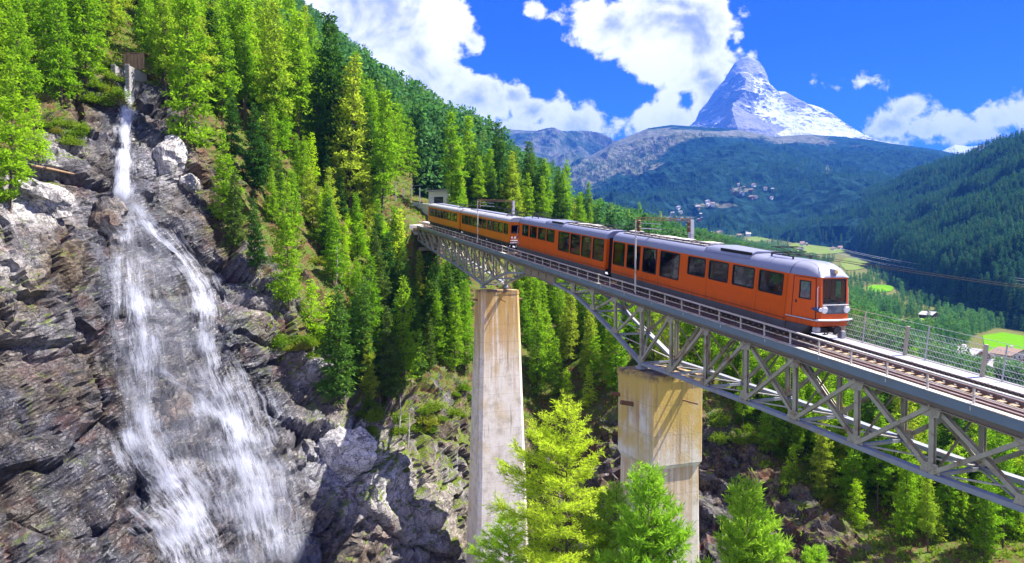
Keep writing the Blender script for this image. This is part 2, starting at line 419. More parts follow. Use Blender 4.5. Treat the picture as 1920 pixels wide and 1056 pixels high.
def snow_peak_material(name, snow_lo, snow_hi):
    m, t_, b, _ = new_mat(name)
    g = t_.add('ShaderNodeNewGeometry'); pos = g.outputs['Position']; nz = t_.xyz(g.outputs['Normal'])[2]
    st = t_.noise(t_.vmath('MULTIPLY', pos, (1, 1, 2.8)), 0.0036, 5, 0.6, 0.8)
    n = t_.noise(pos, 0.0016, 6, 0.6)
    sn = t_.math('ADD', t_.math('ADD', t_.math('MULTIPLY', nz, 0.75), t_.math('MULTIPLY', t_.math('SUBTRACT', st, 0.5), 0.95)), t_.math('MULTIPLY', t_.math('SUBTRACT', n, 0.5), 0.5))
    sn = t_.math('ADD', sn, t_.math('MULTIPLY', t_.add('ShaderNodeAttribute', attribute_name='snow').outputs['Fac'], 1.0))
    s_ = t_.smooth(sn, snow_lo, snow_hi)
    rk = t_.ramp(st, [(0.3, (0.06, 0.062, 0.07)), (0.7, (0.17, 0.165, 0.17))])
    t_.l.new(t_.mix(s_, rk, (0.43, 0.45, 0.50)), b.inputs['Base Color']); b.inputs['Roughness'].default_value = 0.8
    bp = t_.add('ShaderNodeBump'); bp.inputs['Strength'].default_value = 1.0; bp.inputs['Distance'].default_value = 30.0
    t_.l.new(st, bp.inputs['Height']); t_.l.new(bp.outputs[0], b.inputs['Normal'])
snow_peak_material('snow_peak', 0.50, 0.74)

# ------------------------------------------------------------------ gorge wall with the waterfall cliff (sheet y = F(x, z))
A_CTRL = [  # px, py, depth, soil, moss
    (-150, 1056, 46, 0, 0), (0, 1056, 49, 0, .2), (250, 1056, 55, 0, 0), (500, 1056, 61, 0, 0), (700, 1056, 70, 0, .1), (880, 1056, 80, 0, .2), (1020, 1056, 88, .2, .2),
    (0, 1300, 46, 0, 0), (400, 1300, 56, 0, 0), (800, 1300, 72, 0, 0), (1020, 1300, 82, 0, 0),
    (-150, 800, 50, 0, .2), (0, 800, 53, 0, .3), (250, 800, 61, 0, 0), (500, 800, 68, 0, 0), (620, 800, 72, .1, .3), (740, 790, 78, .3, .5), (880, 780, 91, .3, .4), (1020, 780, 104, .7, .3),
    (-150, 600, 52, .2, .3), (0, 600, 56, .1, .3), (250, 600, 65, 0, .0), (450, 600, 72, .1, .2), (560, 610, 78, .5, .5), (640, 640, 85, .7, .4), (740, 640, 95, .9, .4), (860, 620, 110, .9, .2), (1020, 600, 122, .9, .2),
    (-150, 400, 57, .6, .3), (0, 400, 61, .2, .2), (120, 390, 66, .1, .1), (230, 390, 72, 0, 0), (330, 420, 76, .1, .1), (400, 400, 82, .5, .2), (520, 440, 90, .8, .4), (640, 470, 101, .8, .3), (720, 440, 114, .9, .4), (770, 420, 121, 1, .5),
    (-150, 250, 64, .9, .5), (0, 260, 69, .8, .5), (120, 230, 76, .5, .4), (240, 210, 83, .0, .1), (330, 260, 84, .3, .2), (420, 260, 95, .9, .4), (560, 300, 113, 1, .4), (680, 340, 126, 1, .3), (760, 365, 133, 1, .3),
    (-150, 100, 80, 1, .5), (0, 110, 86, 1, .5), (160, 120, 92, 1, .5), (240, 125, 90, .7, .3), (330, 140, 97, 1, .4), (440, 150, 118, 1, .4), (560, 190, 145, 1, .4), (680, 260, 158, 1, .4), (760, 310, 162, 1, .4),
    (-150, -60, 110, 1, .5), (0, -20, 116, 1, .5), (240, 10, 124, 1, .5), (400, 30, 150, 1, .4), (560, 90, 186, 1, .4), (-150, -250, 160, 1, .4), (240, -200, 180, 1, .4),
]
A_P = np.array([at(*c[:3]) for c in A_CTRL]); AX = A_P[:, [0, 2]] / 25.0
fA_y = tps_fit(AX, np.log(A_P[:, 1]), 2e-3)
fA_soil = tps_fit(AX, [c[3] for c in A_CTRL], 2e-2); fA_moss = tps_fit(AX, [c[4] for c in A_CTRL], 2e-2)
nx, nz_ = 720, 660
zz = np.linspace(-58, 84, nz_)
xx = np.linspace(-112, 30, nx)
gx, gz = np.meshgrid(xx, zz, indexing='ij')
gy = np.exp(np.clip(fA_y(np.stack([gx, gz], -1) / 25.0), np.log(40), np.log(260)))
GA = np.stack([gx, gy, gz], -1)
GAb = GA.copy()
NA = grid_normals(GA)
if NA[..., 1].mean() > 0: NA = -NA
soilA = np.clip(fA_soil(np.stack([gx, gz], -1) / 25.0), 0, 1); mossA = np.clip(fA_moss(np.stack([gx, gz], -1) / 25.0), 0, 1)
rockA = 1 - sstep(soilA, 0.35, 0.8)
Q = GA * np.array([1, 1, 1.0])
sh = Q @ np.array([[1, 0, .35], [0, 1, 0], [-.5, .2, .8]])
dip = Q @ np.array([[.80, 0, .45], [0, 1, 0], [-.60, 0, .42]])        # beds dip down to the right
wv = np.stack([fbm(Q * .09, 3, 200 + k) for k in range(3)], -1)
f1, c1 = facets(dip * 0.125 + wv * .5, 3, 0.7); f2, c2 = facets(dip * np.array([.40, .4, .34]) + wv * 1.0, 9, 0.7); f3, c3 = facets(Q * np.array([1.0, .55, .85]) + wv * 1.2, 21, 0.8)
slab = fbm(dip * np.array([.10, .2, .75]) + wv * .8, 4, 60, ridged=True); smoothp = sstep(fbm(Q * .05, 2, 66), -.25, .35)
bedz = dip[..., 2] * .42 + wv[..., 0] * 1.3 + .15 * vnoise(Q * .35, 81); saw = bedz - np.floor(bedz); bed2 = dip[..., 2] * 1.5 + wv[..., 1] * 2.0; saw2 = bed2 - np.floor(bed2)
disp = 2.6 * fbm(Q * 0.055, 3, 5) + rockA * (1.6 * f1 + (.35 + .5 * smoothp) * f2 + .26 * f3 + .16 * slab + .30 * saw ** 2 - 0.55 * (1 - sstep(c1, 0, .08)) - 0.26 * smoothp * (1 - sstep(c2, 0, .10)) + 0.28 * fbm(Q * 0.55, 3, 31, ridged=True)) \
    + (1 - rockA) * (0.5 * f2 + 0.5 * fbm(Q * 0.3, 4, 40))
GA = GA + NA * disp[..., None]
vA = GA.reshape(-1, 3)
pxA, pyA = proj(vA)
pale = np.zeros(len(vA))
for (cx, cy, rx, ry, a) in [(660, 860, 90, 70, 1.0), (720, 910, 90, 80, .8), (800, 980, 80, 80, .55), (310, 310, 38, 45, .9), (60, 390, 90, 40, .8), (590, 700, 50, 50, .6), (560, 790, 60, 60, .3), (840, 900, 50, 70, .4), (60, 640, 60, 60, .35), (20, 500, 60, 60, .35), (100, 280, 60, 35, .5), (470, 560, 60, 50, .3)]:
    pale = np.maximum(pale, a * np.exp(-((pxA - cx) / rx) ** 2 - ((pyA - cy) / ry) ** 2))
WATER = {  # centre px, py, half width: the streams of the fall
    'top': [(240, 136, 8), (239, 160, 9), (237, 200, 11), (235, 240, 15), (232, 290, 18), (230, 340, 24), (230, 385, 30)],
    'left': [(226, 370, 26), (222, 405, 34), (238, 450, 34), (242, 500, 40), (248, 560, 46), (256, 610, 50), (266, 660, 52), (272, 720, 46), (268, 770, 44)],
    'shelf': [(245, 370, 18), (268, 405, 26), (292, 440, 26), (325, 470, 18), (352, 500, 22), (372, 535, 30), (385, 580, 34), (388, 640, 32)],
    'main': [(384, 600, 34), (392, 660, 46), (404, 710, 60), (430, 770, 74), (450, 830, 80), (468, 890, 78), (482, 950, 74), (500, 1010, 76), (512, 1075, 84)],
    'mid': [(285, 690, 16), (330, 715, 24), (375, 745, 30), (415, 790, 34)],
    'lower': [(262, 740, 40), (270, 810, 46), (288, 850, 56), (320, 900, 66), (350, 950, 72), (385, 1010, 72), (410, 1075, 74)],
    'side': [(232, 800, 24), (250, 845, 26), (276, 890, 30), (312, 925, 34)],
    'seep': [(205, 900, 18), (196, 945, 22), (190, 990, 26), (180, 1040, 24)],
    'base': [(250, 940, 40), (300, 985, 46), (330, 1030, 50), (350, 1080, 60)],
}
wetd = np.full(len(vA), 999.0)
for pts in WATER.values():
    for (a, b_) in zip(pts[:-1], pts[1:]):
        for k in np.linspace(0, 1, 4):
            cx, cy, w = [a[i] + (b_[i] - a[i]) * k for i in range(3)]
            wetd = np.minimum(wetd, np.hypot(pxA - cx, pyA - cy) - w)
wet = 1 - sstep(wetd, 0, 95)
wet = np.maximum(wet, 0.75 * np.exp(-((pxA - 600) / 90) ** 2 - ((pyA - 1010) / 80) ** 2))  # dark bluish patches placed by hand, not by distance to the streams
wet = np.maximum(wet, np.clip(1.3 * np.exp(-((pxA - 70) / 160) ** 2 - ((pyA - 860) / 190) ** 2), 0, .85))
wet = np.maximum(wet, .8 * np.exp(-((pxA - 560) / 90) ** 2 - ((pyA - 850) / 110) ** 2))
FA = grid_faces(nx, nz_)
_bad = ((pxA > 775) & (pyA < 385)) | (vA[:, 1] > 190) | ((vA[:, 0] > 8) & (vA[:, 2] > -6))
FA = FA[~_bad[FA].any(1)]
mA = np_mesh('cliff', vA, FA, MAT['rock'])
for n_, v_ in (('soil', soilA), ('moss', mossA), ('pale', np.clip(pale, 0, 1)), ('wet', wet * rockA.ravel())): vattr(mA, n_, v_)
cliff = tag(link('cliff', mA), kind='structure')

# ------------------------------------------------------------------ near bank and valley floor (height field)
B_CTRL = [  # px, py, depth, soil, moss
    (1000, 640, 118, .9, .3), (1100, 650, 112, .8, .3), (1180, 660, 104, .8, .3), (1250, 690, 98, .8, .2), (1330, 745, 90, .6, .2), (1400, 800, 84, .6, .2), (1500, 885, 76, .6, .2), (1640, 965, 69, .7, .3), (1800, 1045, 62, .8, .4), (1960, 1100, 56, .8, .4),
    (1330, 1000, 71, 0, .1), (1450, 1056, 66, 0, .1), (1330, 1056, 69, 0, .1), (1600, 1080, 62, .4, .3), (1150, 900, 84, .3, .2), (1050, 1056, 80, .1, .1), (960, 1300, 72, 0, 0), (1200, 1350, 55, 0, 0), (1500, 1400, 48, .5, 0), (1900, 1300, 46, .8, .3),
    (1000, 560, 128, 1, .4), (1100, 560, 130, 1, .4), (1250, 600, 125, 1, .4), (1400, 660, 118, 1, .4), (1600, 770, 108, 1, .5), (1800, 870, 98, 1, .5), (1960, 940, 92, 1, .5),
    (1100, 500, 160, 1, .4), (1250, 540, 165, 1, .4), (1400, 600, 160, 1, .4), (1650, 740, 150, 1, .5), (1960, 840, 135, 1, .5),
    (900, 430, 140, 1, .4), (1000, 440, 142, 1, .4), (1100, 460, 170, 1, .4), (1200, 490, 230, 1, .4), (1350, 530, 260, 1, .4), (1500, 600, 250, 1, .4), (1700, 690, 230, 1, .5), (1960, 760, 220, 1, .5),
    (1000, 420, 200, 1, .4), (1150, 440, 330, 1, .4), (1300, 468, 420, 1, .4), (1450, 520, 420, 1, .4), (1600, 600, 400, 1, .4), (1750, 655, 360, 1, .5), (1960, 690, 330, 1, .5),
    (1150, 432, 600, 1, .4), (1300, 452, 800, 1, .4), (1450, 490, 800, 1, .4), (1600, 560, 700, 1, .4), (1800, 610, 600, 1, .4), (1960, 640, 520, 1, .4),
    (1150, 425, 1300, 1, .4), (1300, 445, 1500, 1, .4), (1500, 475, 1400, 1, .4), (1650, 500, 1300, 1, .4), (1850, 560, 1000, 1, .4), (1980, 590, 900, 1, .4),
    (1150, 418, 2300, 1, .4), (1400, 432, 2300, 1, .4), (1600, 445, 2200, 1, .4), (1900, 500, 1700, 1, .4),
    (800, 392, 133, 1, .4), (860, 402, 128, 1, .4), (760, 402, 122, 1, .4), (700, 396, 136, 1, .4), (740, 372, 150, 1, .4), (660, 330, 172, 1, .4), (800, 372, 160, 1, .4), (780, 330, 240, 1, .4), (780, 440, 104, .9, .4), (790, 560, 104, .9, .4), (700, 520, 108, .9, .4), (790, 760, 96, .5, .3), (850, 375, 170, 1, .4), (900, 380, 240, 1, .4),
]
B_P = np.array([at(*c[:3]) for c in B_CTRL])
B_X = np.stack([B_P[:, 0] / B_P[:, 1] * 2.2, np.log(B_P[:, 1])], -1)
fB = tps_fit(B_X, B_P[:, 2] / B_P[:, 1], 1e-3); fB_soil = tps_fit(B_X, [c[3] for c in B_CTRL], 2e-2); fB_moss = tps_fit(B_X, [c[4] for c in B_CTRL], 2e-2)
def ground_z(x, y):
    x, y = np.asarray(x, float), np.asarray(y, float)
    a = np.clip(x / y, -0.26, 0.85) * 2.2
    return y * fB(np.stack([a, np.log(np.clip(y, 44, 2400))], -1))
xs = np.unique(np.r_[np.arange(-42, -14, 1.0), np.arange(-14, 90, 0.42), np.arange(90, 220, 2.2), np.geomspace(220, 2600, 60)])
ys = np.unique(np.r_[np.arange(44, 135, 0.42), np.arange(135, 260, 2.0), np.geomspace(260, 2500, 70)])
gx, gy = np.meshgrid(xs, ys, indexing='ij')
gz = ground_z(gx, gy)
GB = np.stack([gx, gy, gz], -1)
NB = grid_normals(GB)
if NB[..., 2].mean() < 0: NB = -NB
qB = np.stack([np.clip(gx / gy, -0.26, 0.85) * 2.2, np.log(np.clip(gy, 44, 2400))], -1)
soilB = np.clip(fB_soil(qB), 0, 1); mossB = np.clip(fB_moss(qB), 0, 1)
rockB = (1 - sstep(soilB, .3, .75)) * (1 - sstep(gy, 110, 140))
sh = GB @ np.array([[1, .2, .5], [0, 1, 0], [-.4, .2, .9]])
near = 1 - sstep(gy, 130, 260)
f1, c1 = facets(sh * 0.2, 13, 1.0); f2, c2 = facets(sh * np.array([.55, .55, .4]), 19, 0.9)
disp = near * (1.4 * fbm(GB * 0.07, 3, 55) + 0.5 * fbm(GB * 0.35, 3, 57)) + rockB * (1.7 * f1 + 0.8 * f2 - 0.5 * (1 - sstep(c1, 0, .12)) + 0.35 * fbm(GB * 0.8, 3, 61, ridged=True))
GB = GB + NB * disp[..., None]
mB = np_mesh('valley_floor', GB.reshape(-1, 3), grid_faces(len(xs), len(ys))[:, ::-1], MAT['rock'])
for n_, v_ in (('soil', soilB), ('moss', mossB), ('pale', np.zeros(soilB.size)), ('wet', np.zeros(soilB.size))): vattr(mB, n_, v_)
bank = tag(link('ground', mB), kind='structure')

# ------------------------------------------------------------------ mountains: a ridge line lofted down to its foot
def loft_mountain(name, rows, mat, nu, nv, amp, freq, seed, back=0.4, crest=0.25, anis=1.0, attr=None, ridged=True):
    """rows: lists of (px, py, depth) sampled left to right, from ridge down to foot; the far side falls away behind the ridge"""
    R_ = []
    for row in rows:
        row = np.array([at(*p) for p in row]); s = np.r_[0, np.cumsum(np.linalg.norm(np.diff(row, axis=0), axis=1))]; s /= s[-1]
        R_.append(np.stack([np.interp(np.linspace(0, 1, nu), s, row[:, k]) for k in range(3)], -1))
    top = R_[0]; width = np.linalg.norm(top[-1] - top[0])
    behind = top.copy(); dirn = top / np.linalg.norm(top[:, :2], axis=1, keepdims=True)
    behind = behind + dirn * np.array([1, 1, 0]) * (top[:, 1:2] * back); behind[:, 2] -= top[:, 1] * back * 0.8
    foot = R_[-1] * np.array([0.97, 0.97, 1.0]); foot[:, 2] -= R_[-1][:, 1] * 0.07
    R_ = [behind] + R_ + [foot]
    n = len(R_); w = np.array([0.35] + [1.0] * (n - 3) + [0.2]); pos = np.r_[0, np.cumsum(w)]; pos /= pos[-1]
    tv = np.linspace(0, 1, nv)
    tv = np.sort(np.r_[tv, [pos[1]]]); nv = len(tv)
    S_ = np.stack(R_, 0)
    G = np.empty((nu, nv, 3))
    for k in range(3): G[..., k] = np.stack([np.interp(tv, pos, S_[:, i, k]) for i in range(nu)], 0)
    N = grid_normals(G)
    if (N[..., 2]).mean() < 0: N = -N
    q = G * freq * np.array([1, 1, anis])
    d = fbm(q, 6, seed, 0.55, ridged=ridged) * amp
    ce = crest + (1 - crest) * np.clip(np.abs(tv - pos[1]) / 0.18, 0, 1)
    G = G + N * (d * ce[None])[..., None]
    m = np_mesh(name, G.reshape(-1, 3), grid_faces(nu, nv), MAT[mat], smooth=False)
    if attr: vattr(m, attr[0], attr[1](G.reshape(-1, 3)))
    o = tag(link(name, m), kind='structure')
    return o, G

# forested mountainside behind the left slope
hill, G_hill = loft_mountain('hillside', [
    [(-250, -890, 620), (100, -405, 640), (300, -175, 660), (430, -70, 660), (520, 12, 650), (590, 80, 660), (650, 136, 680), (720, 184, 720), (800, 230, 780), (870, 266, 840), (930, 292, 900), (1010, 330, 950)],
    [(-250, -260, 260), (100, -160, 270), (300, -30, 280), (430, 40, 290), (540, 105, 300), (640, 170, 310), (740, 235, 330), (840, 290, 380), (940, 340, 430), (1040, 370, 480)],
    [(-250, 0, 120), (100, 60, 125), (300, 90, 130), (440, 150, 132), (580, 230, 150), (680, 290, 160), (760, 340, 168), (860, 378, 172), (960, 410, 200), (1060, 430, 260)]],
    'forest_slope', 150, 120, 9.0, 0.012, 71, 0.25, 0.5)
# right-hand forested slope
rhill, G_rhill = loft_mountain('right_hillside', [
    [(1600, 392, 2700), (1640, 360, 2600), (1700, 332, 2300), (1750, 315, 2100), (1800, 302, 1900), (1850, 285, 1700), (1920, 255, 1500), (2050, 190, 1350), (2300, 80, 1250), (2600, -50, 1200)],
    [(1560, 414, 2300), (1612, 404, 2150), (1665, 396, 1800), (1720, 380, 1650), (1800, 370, 1450), (1860, 360, 1300), (1920, 350, 1150), (2080, 320, 1000), (2300, 260, 950), (2600, 200, 900)],
    [(1594, 430, 2100), (1622, 440, 1800), (1655, 462, 1400), (1715, 488, 1050), (1800, 520, 850), (1860, 545, 720), (1920, 565, 640), (2080, 600, 560), (2300, 620, 520), (2600, 640, 500)]],
    'forest_slope', 220, 130, 45.0, 0.005, 91, 0.3, 0.4)
# broad mountain in the middle: grass on its left shoulder and along the rim, forest elsewhere
def open_attr(v):
    px, py = proj(v); a = np.zeros(len(v))
    for (cx, cy, rx, ry, s_) in [(1170, 285, 75, 38, 1.0), (1090, 335, 60, 38, .8), (1240, 262, 70, 22, .9), (1400, 250, 160, 9, .9), (1520, 266, 110, 11, .8), (1640, 275, 70, 6, .5), (1335, 385, 60, 7, 1.2), (1385, 356, 30, 8, 1.1), (1270, 408, 60, 7, 1.0), (1420, 400, 40, 8, .5), (1552, 315, 8, 22, .8), (1220, 330, 40, 30, .35)]:
        a += s_ * np.exp(-((px - cx) / rx) ** 2 - ((py - cy) / ry) ** 2)
    return a
mid, G_mid = loft_mountain('mountain', [
    [(1000, 330, 5200), (1060, 322, 5200), (1110, 290, 5200), (1160, 262, 5200), (1215, 240, 5200), (1260, 234, 5200), (1310, 238, 5200), (1380, 243, 5200), (1450, 256, 5200), (1520, 252, 5200), (1580, 258, 5200), (1650, 268, 5000), (1720, 278, 4800), (1780, 288, 4600), (1840, 297, 4400), (1900, 310, 4200), (2000, 330, 4200)],
    [(1000, 360, 4300), (1060, 350, 4300), (1120, 335, 4200), (1180, 318, 4100), (1240, 300, 4000), (1320, 292, 3900), (1400, 290, 3900), (1480, 300, 4000), (1560, 310, 4000), (1640, 320, 3900), (1720, 330, 3700), (1800, 340, 3500), (1900, 350, 3400), (2000, 360, 3400)],
    [(1000, 400, 3300), (1080, 396, 3200), (1160, 380, 3100), (1240, 362, 2950), (1320, 352, 2850), (1400, 352, 2800), (1480, 362, 2800), (1560, 372, 2800), (1640, 380, 2800), (1720, 390, 2800), (1900, 400, 2700), (2000, 400, 2700)],
    [(1000, 425, 2300), (1160, 420, 2250), (1300, 428, 2100), (1400, 432, 2000), (1500, 440, 1900), (1600, 448, 1800), (1750, 470, 1700), (2000, 500, 1650)]],
    'mountain_slope', 330, 190, 130.0, 0.0014, 101, 0.12, 0.10, attr=('open', open_attr))
# far ridge on the left of the valley
far, G_far = loft_mountain('far_ridge', [
    [(780, 225, 6500), (860, 236, 6500), (930, 243, 6500), (1000, 246, 6500), (1050, 247, 6500), (1085, 252, 6500), (1120, 260, 6600), (1150, 266, 6800), (1200, 272, 7000), (1300, 275, 7000)],
    [(780, 300, 5500), (900, 300, 5500), (1000, 305, 5600), (1080, 310, 5700), (1140, 310, 5900), (1200, 310, 6000), (1300, 310, 6000)],
    [(780, 400, 3600), (900, 400, 3600), (1000, 400, 3600), (1100, 395, 3700), (1200, 390, 3800), (1300, 385, 4000)]],
    'alpine_ridge', 170, 110, 190.0, 0.0012, 131, 0.2, 0.08)
# the snow-covered pyramid
def snow_attr(v):
    px, py = proj(v)
    a = np.zeros(len(v))
    for (cx, cy, rx, ry, s_) in [(1500, 232, 90, 7, 1.2), (1560, 246, 70, 9, 1.2), (1480, 225, 60, 6, 1.0), (1350, 224, 22, 9, 1.0), (1440, 190, 30, 30, .25), (1500, 250, 45, 6, 1.0), (1520, 200, 40, 16, .4), (1345, 190, 38, 45, -.32), (1395, 130, 14, 18, -.2), (1500, 196, 20, 14, -.5), (1478, 182, 14, 10, -.4), (1590, 242, 34, 9, -.5), (1418, 238, 52, 14, -1.8), (1385, 222, 30, 12, -1.2), (1425, 165, 14, 40, .30), (1450, 205, 34, 22, .35)]:
        a += s_ * np.exp(-((px - cx) / rx) ** 2 - ((py - cy) / ry) ** 2)
    return a
peak, G_peak = loft_mountain('snowy_peak', [
    [(1255, 262, 9900), (1290, 240, 9900), (1304, 228, 9900), (1312, 208, 9900), (1326, 193, 9900), (1342, 168, 9900), (1358, 152, 9900), (1368, 134, 9900), (1378, 119, 9900), (1390, 110, 9900), (1402, 106, 9900), (1413, 109, 9900), (1424, 117, 9900), (1432, 128, 9900), (1439, 143, 9900), (1441, 157, 9900), (1448, 161, 9950), (1458, 172, 10000), (1472, 172, 10000), (1488, 182, 10000), (1510, 194, 10000), (1540, 203, 10000), (1560, 214, 10000), (1580, 230, 10000), (1604, 247, 10000), (1635, 266, 10000), (1670, 280, 10000)],
    [(1260, 268, 9300), (1300, 245, 9300), (1330, 222, 9250), (1350, 200, 9200), (1368, 182, 9050), (1382, 168, 8900), (1392, 156, 8800), (1399, 150, 8750), (1406, 154, 8800), (1420, 168, 9100), (1436, 184, 9300), (1456, 196, 9400), (1490, 206, 9300), (1520, 214, 9300), (1560, 232, 9400), (1600, 254, 9500), (1640, 270, 9600), (1680, 284, 9700)],
    [(1262, 275, 8600), (1310, 255, 8600), (1340, 238, 8500), (1356, 228, 8350), (1366, 214, 8150), (1372, 208, 8000), (1384, 212, 8050), (1410, 222, 8250), (1440, 234, 8400), (1470, 236, 8600), (1510, 234, 8700), (1560, 246, 8800), (1610, 262, 8900), (1690, 290, 9000)],
    [(1262, 330, 7000), (1340, 330, 7000), (1400, 330, 6800), (1480, 330, 7000), (1560, 330, 7200), (1700, 330, 7400)]],
    'snow_peak', 330, 210, 95.0, 0.0015, 151, 0.15, 0.10, anis=1.8, attr=('snow', snow_attr))
gl, _ = loft_mountain('glacier', [
    [(1720, 300, 12500), (1770, 282, 12500), (1790, 272, 12500), (1815, 276, 12500), (1840, 272, 12500), (1880, 268, 12500), (1960, 262, 12500)],
    [(1720, 340, 10500), (1780, 340, 10500), (1960, 340, 10500)]], 'snow_peak', 80, 50, 120.0, 0.002, 171, 0.1, 0.15, attr=('snow', lambda v: np.full(len(v), 0.25)))
# ground far around: one wide sheet to the horizon, below everything in view
mg = MB().quad((-13500, -350, -420), (13500, -350, -420), (13500, 15500, -420), (-13500, 15500, -420))
tag(mg.build('terrain', MAT['valley_ground']), kind='structure')

# surface look-ups used to stand things on the ground
BV_A = BVHTree.FromPolygons(vA.tolist(), FA.tolist())
def hit_cliff(px, py):
    r = Vector(ray(px, py)); r.normalize()
    h = BV_A.ray_cast(Vector((0, 0, 0)), r)
    return (None, None) if h[0] is None else (h[0], h[1])

# ------------------------------------------------------------------ railway bridge
simple('grey_steel', (0.35, 0.32, 0.235), 0.5, 0.0, 0.3, 1.6, 0.1, (0.17, 0.10, 0.055))
simple('blue_steel', (0.135, 0.185, 0.22), 0.5, 0.0, 0.12, 1.2, 0.05, (0.14, 0.165, 0.17))
simple('chord_steel', (0.25, 0.27, 0.30), 0.5, 0.0, 0.15, 1.5, 0.08, (0.24, 0.21, 0.17))
simple('ochre_steel', (0.25, 0.205, 0.13), 0.6, 0.0, 0.2, 1.4, 0.08, (0.30, 0.22, 0.12))
simple('pale_steel', (0.50, 0.47, 0.42), 0.5, 0.0, 0.15, 3.0, 0.05, (0.36, 0.25, 0.14))
simple('galvanised', (0.42, 0.43, 0.46), 0.45, 0.3, 0.1, 4.0)
simple('dark_steel', (0.035, 0.033, 0.036), 0.6, 0.2, 0.3, 3.0)
simple('rail_steel', (0.17, 0.115, 0.105), 0.5, 0.3, 0.25, 3.0, 0.0, (0.26, 0.20, 0.19))
simple('rusty_brown', (0.16, 0.075, 0.045), 0.7, 0.0, 0.25, 6.0)
simple('sleeper_wood', (0.30, 0.20, 0.12), 0.85, 0.0, 0.3, 4.0, 0.2, (0.36, 0.28, 0.20))
simple('grating', (0.40, 0.42, 0.48), 0.55, 0.2, 0.1, 6.0)
P0 = np.array([5.10017578, 53.08241366, -0.53793521])
EU = np.array([0.34653857, -0.93803572, 0.0]); EV = np.array([0.93803572, 0.34653857, 0.0]); GR = -0.11918403
def BP(u, v, h=0.0): return P0 + EU * u + EV * v + np.array([0, 0, GR * u + h])
M_BR = Matrix(((EU[0], EV[0], 0, P0[0]), (EU[1], EV[1], 0, P0[1]), (0, 0, 1, P0[2]), (0, 0, 0, 1)))
def L(u, v, h): return np.array([u, v, GR * u + h])            # bridge-local point, h measured from the handrail line
bridge = tag(empty('railway_bridge', mat=M_BR), 'grey steel lattice truss railway bridge crossing the gorge on two concrete piers', 'bridge')
U0, U1 = -57.0, 43.0
VN, VF = 0.10, 2.75                                             # near and far truss planes
CH = np.array([(-57, -2.9), (-50.5, -3.29), (-42, -3.76), (-36.7, -3.97), (-31.4, -4.3), (-24.2, -4.85), (-20.7, -3.69), (-16.4, -2.48), (-11.5, -1.85), (-8.1, -1.62), (-4.6, -1.80),
               (-0.8, -2.04), (2.5, -2.81), (5.9, -3.79), (9.4, -4.9), (12.8, -4.65), (16.2, -4.46), (19.6, -4.22), (23.0, -4.06), (26.5, -3.91), (29.9, -3.75), (33.3, -3.47), (36.7, -3.2), (40.1, -3.0), (43.5, -2.8)])
chord = lambda u: float(np.interp(u, CH[:, 0], CH[:, 1]))
def sloped(mb, u0, u1, v0, v1, h0, h1):
    return mb.hexa([L(u0, v0, h0), L(u1, v0, h0), L(u1, v1, h0), L(u0, v1, h0), L(u0, v0, h1), L(u1, v0, h1), L(u1, v1, h1), L(u0, v1, h1)])
sloped(MB(), U0, U1, -0.16, -0.10, -1.02, -0.668).build('fascia_plate', MAT['blue_steel'], bridge)
sloped(MB(), U0, U1, -0.19, 0.13, -0.664, -0.636).build('edge_flange', MAT['pale_steel'], bridge)
mb = MB()
for u in np.arange(U0 + 3, U1, 3.42): sloped(mb, u - .02, u + .02, -0.19, -0.163, -0.86, -0.72)
tag(mb.build('splice_lug', MAT['pale_steel'], bridge), kind='stuff')
for v, nm in ((VN, 'upper_chord'), (VF, 'upper_chord')):
    m_ = MB()
    sloped(m_, U0, U1, v - .02, v + .02, -1.28, -0.70); sloped(m_, U0, U1, v - .17, v - .022, -1.30, -1.265); sloped(m_, U0, U1, v + .022, v + .17, -1.30, -1.265)
    m_.build(nm, MAT['ochre_steel'], bridge)
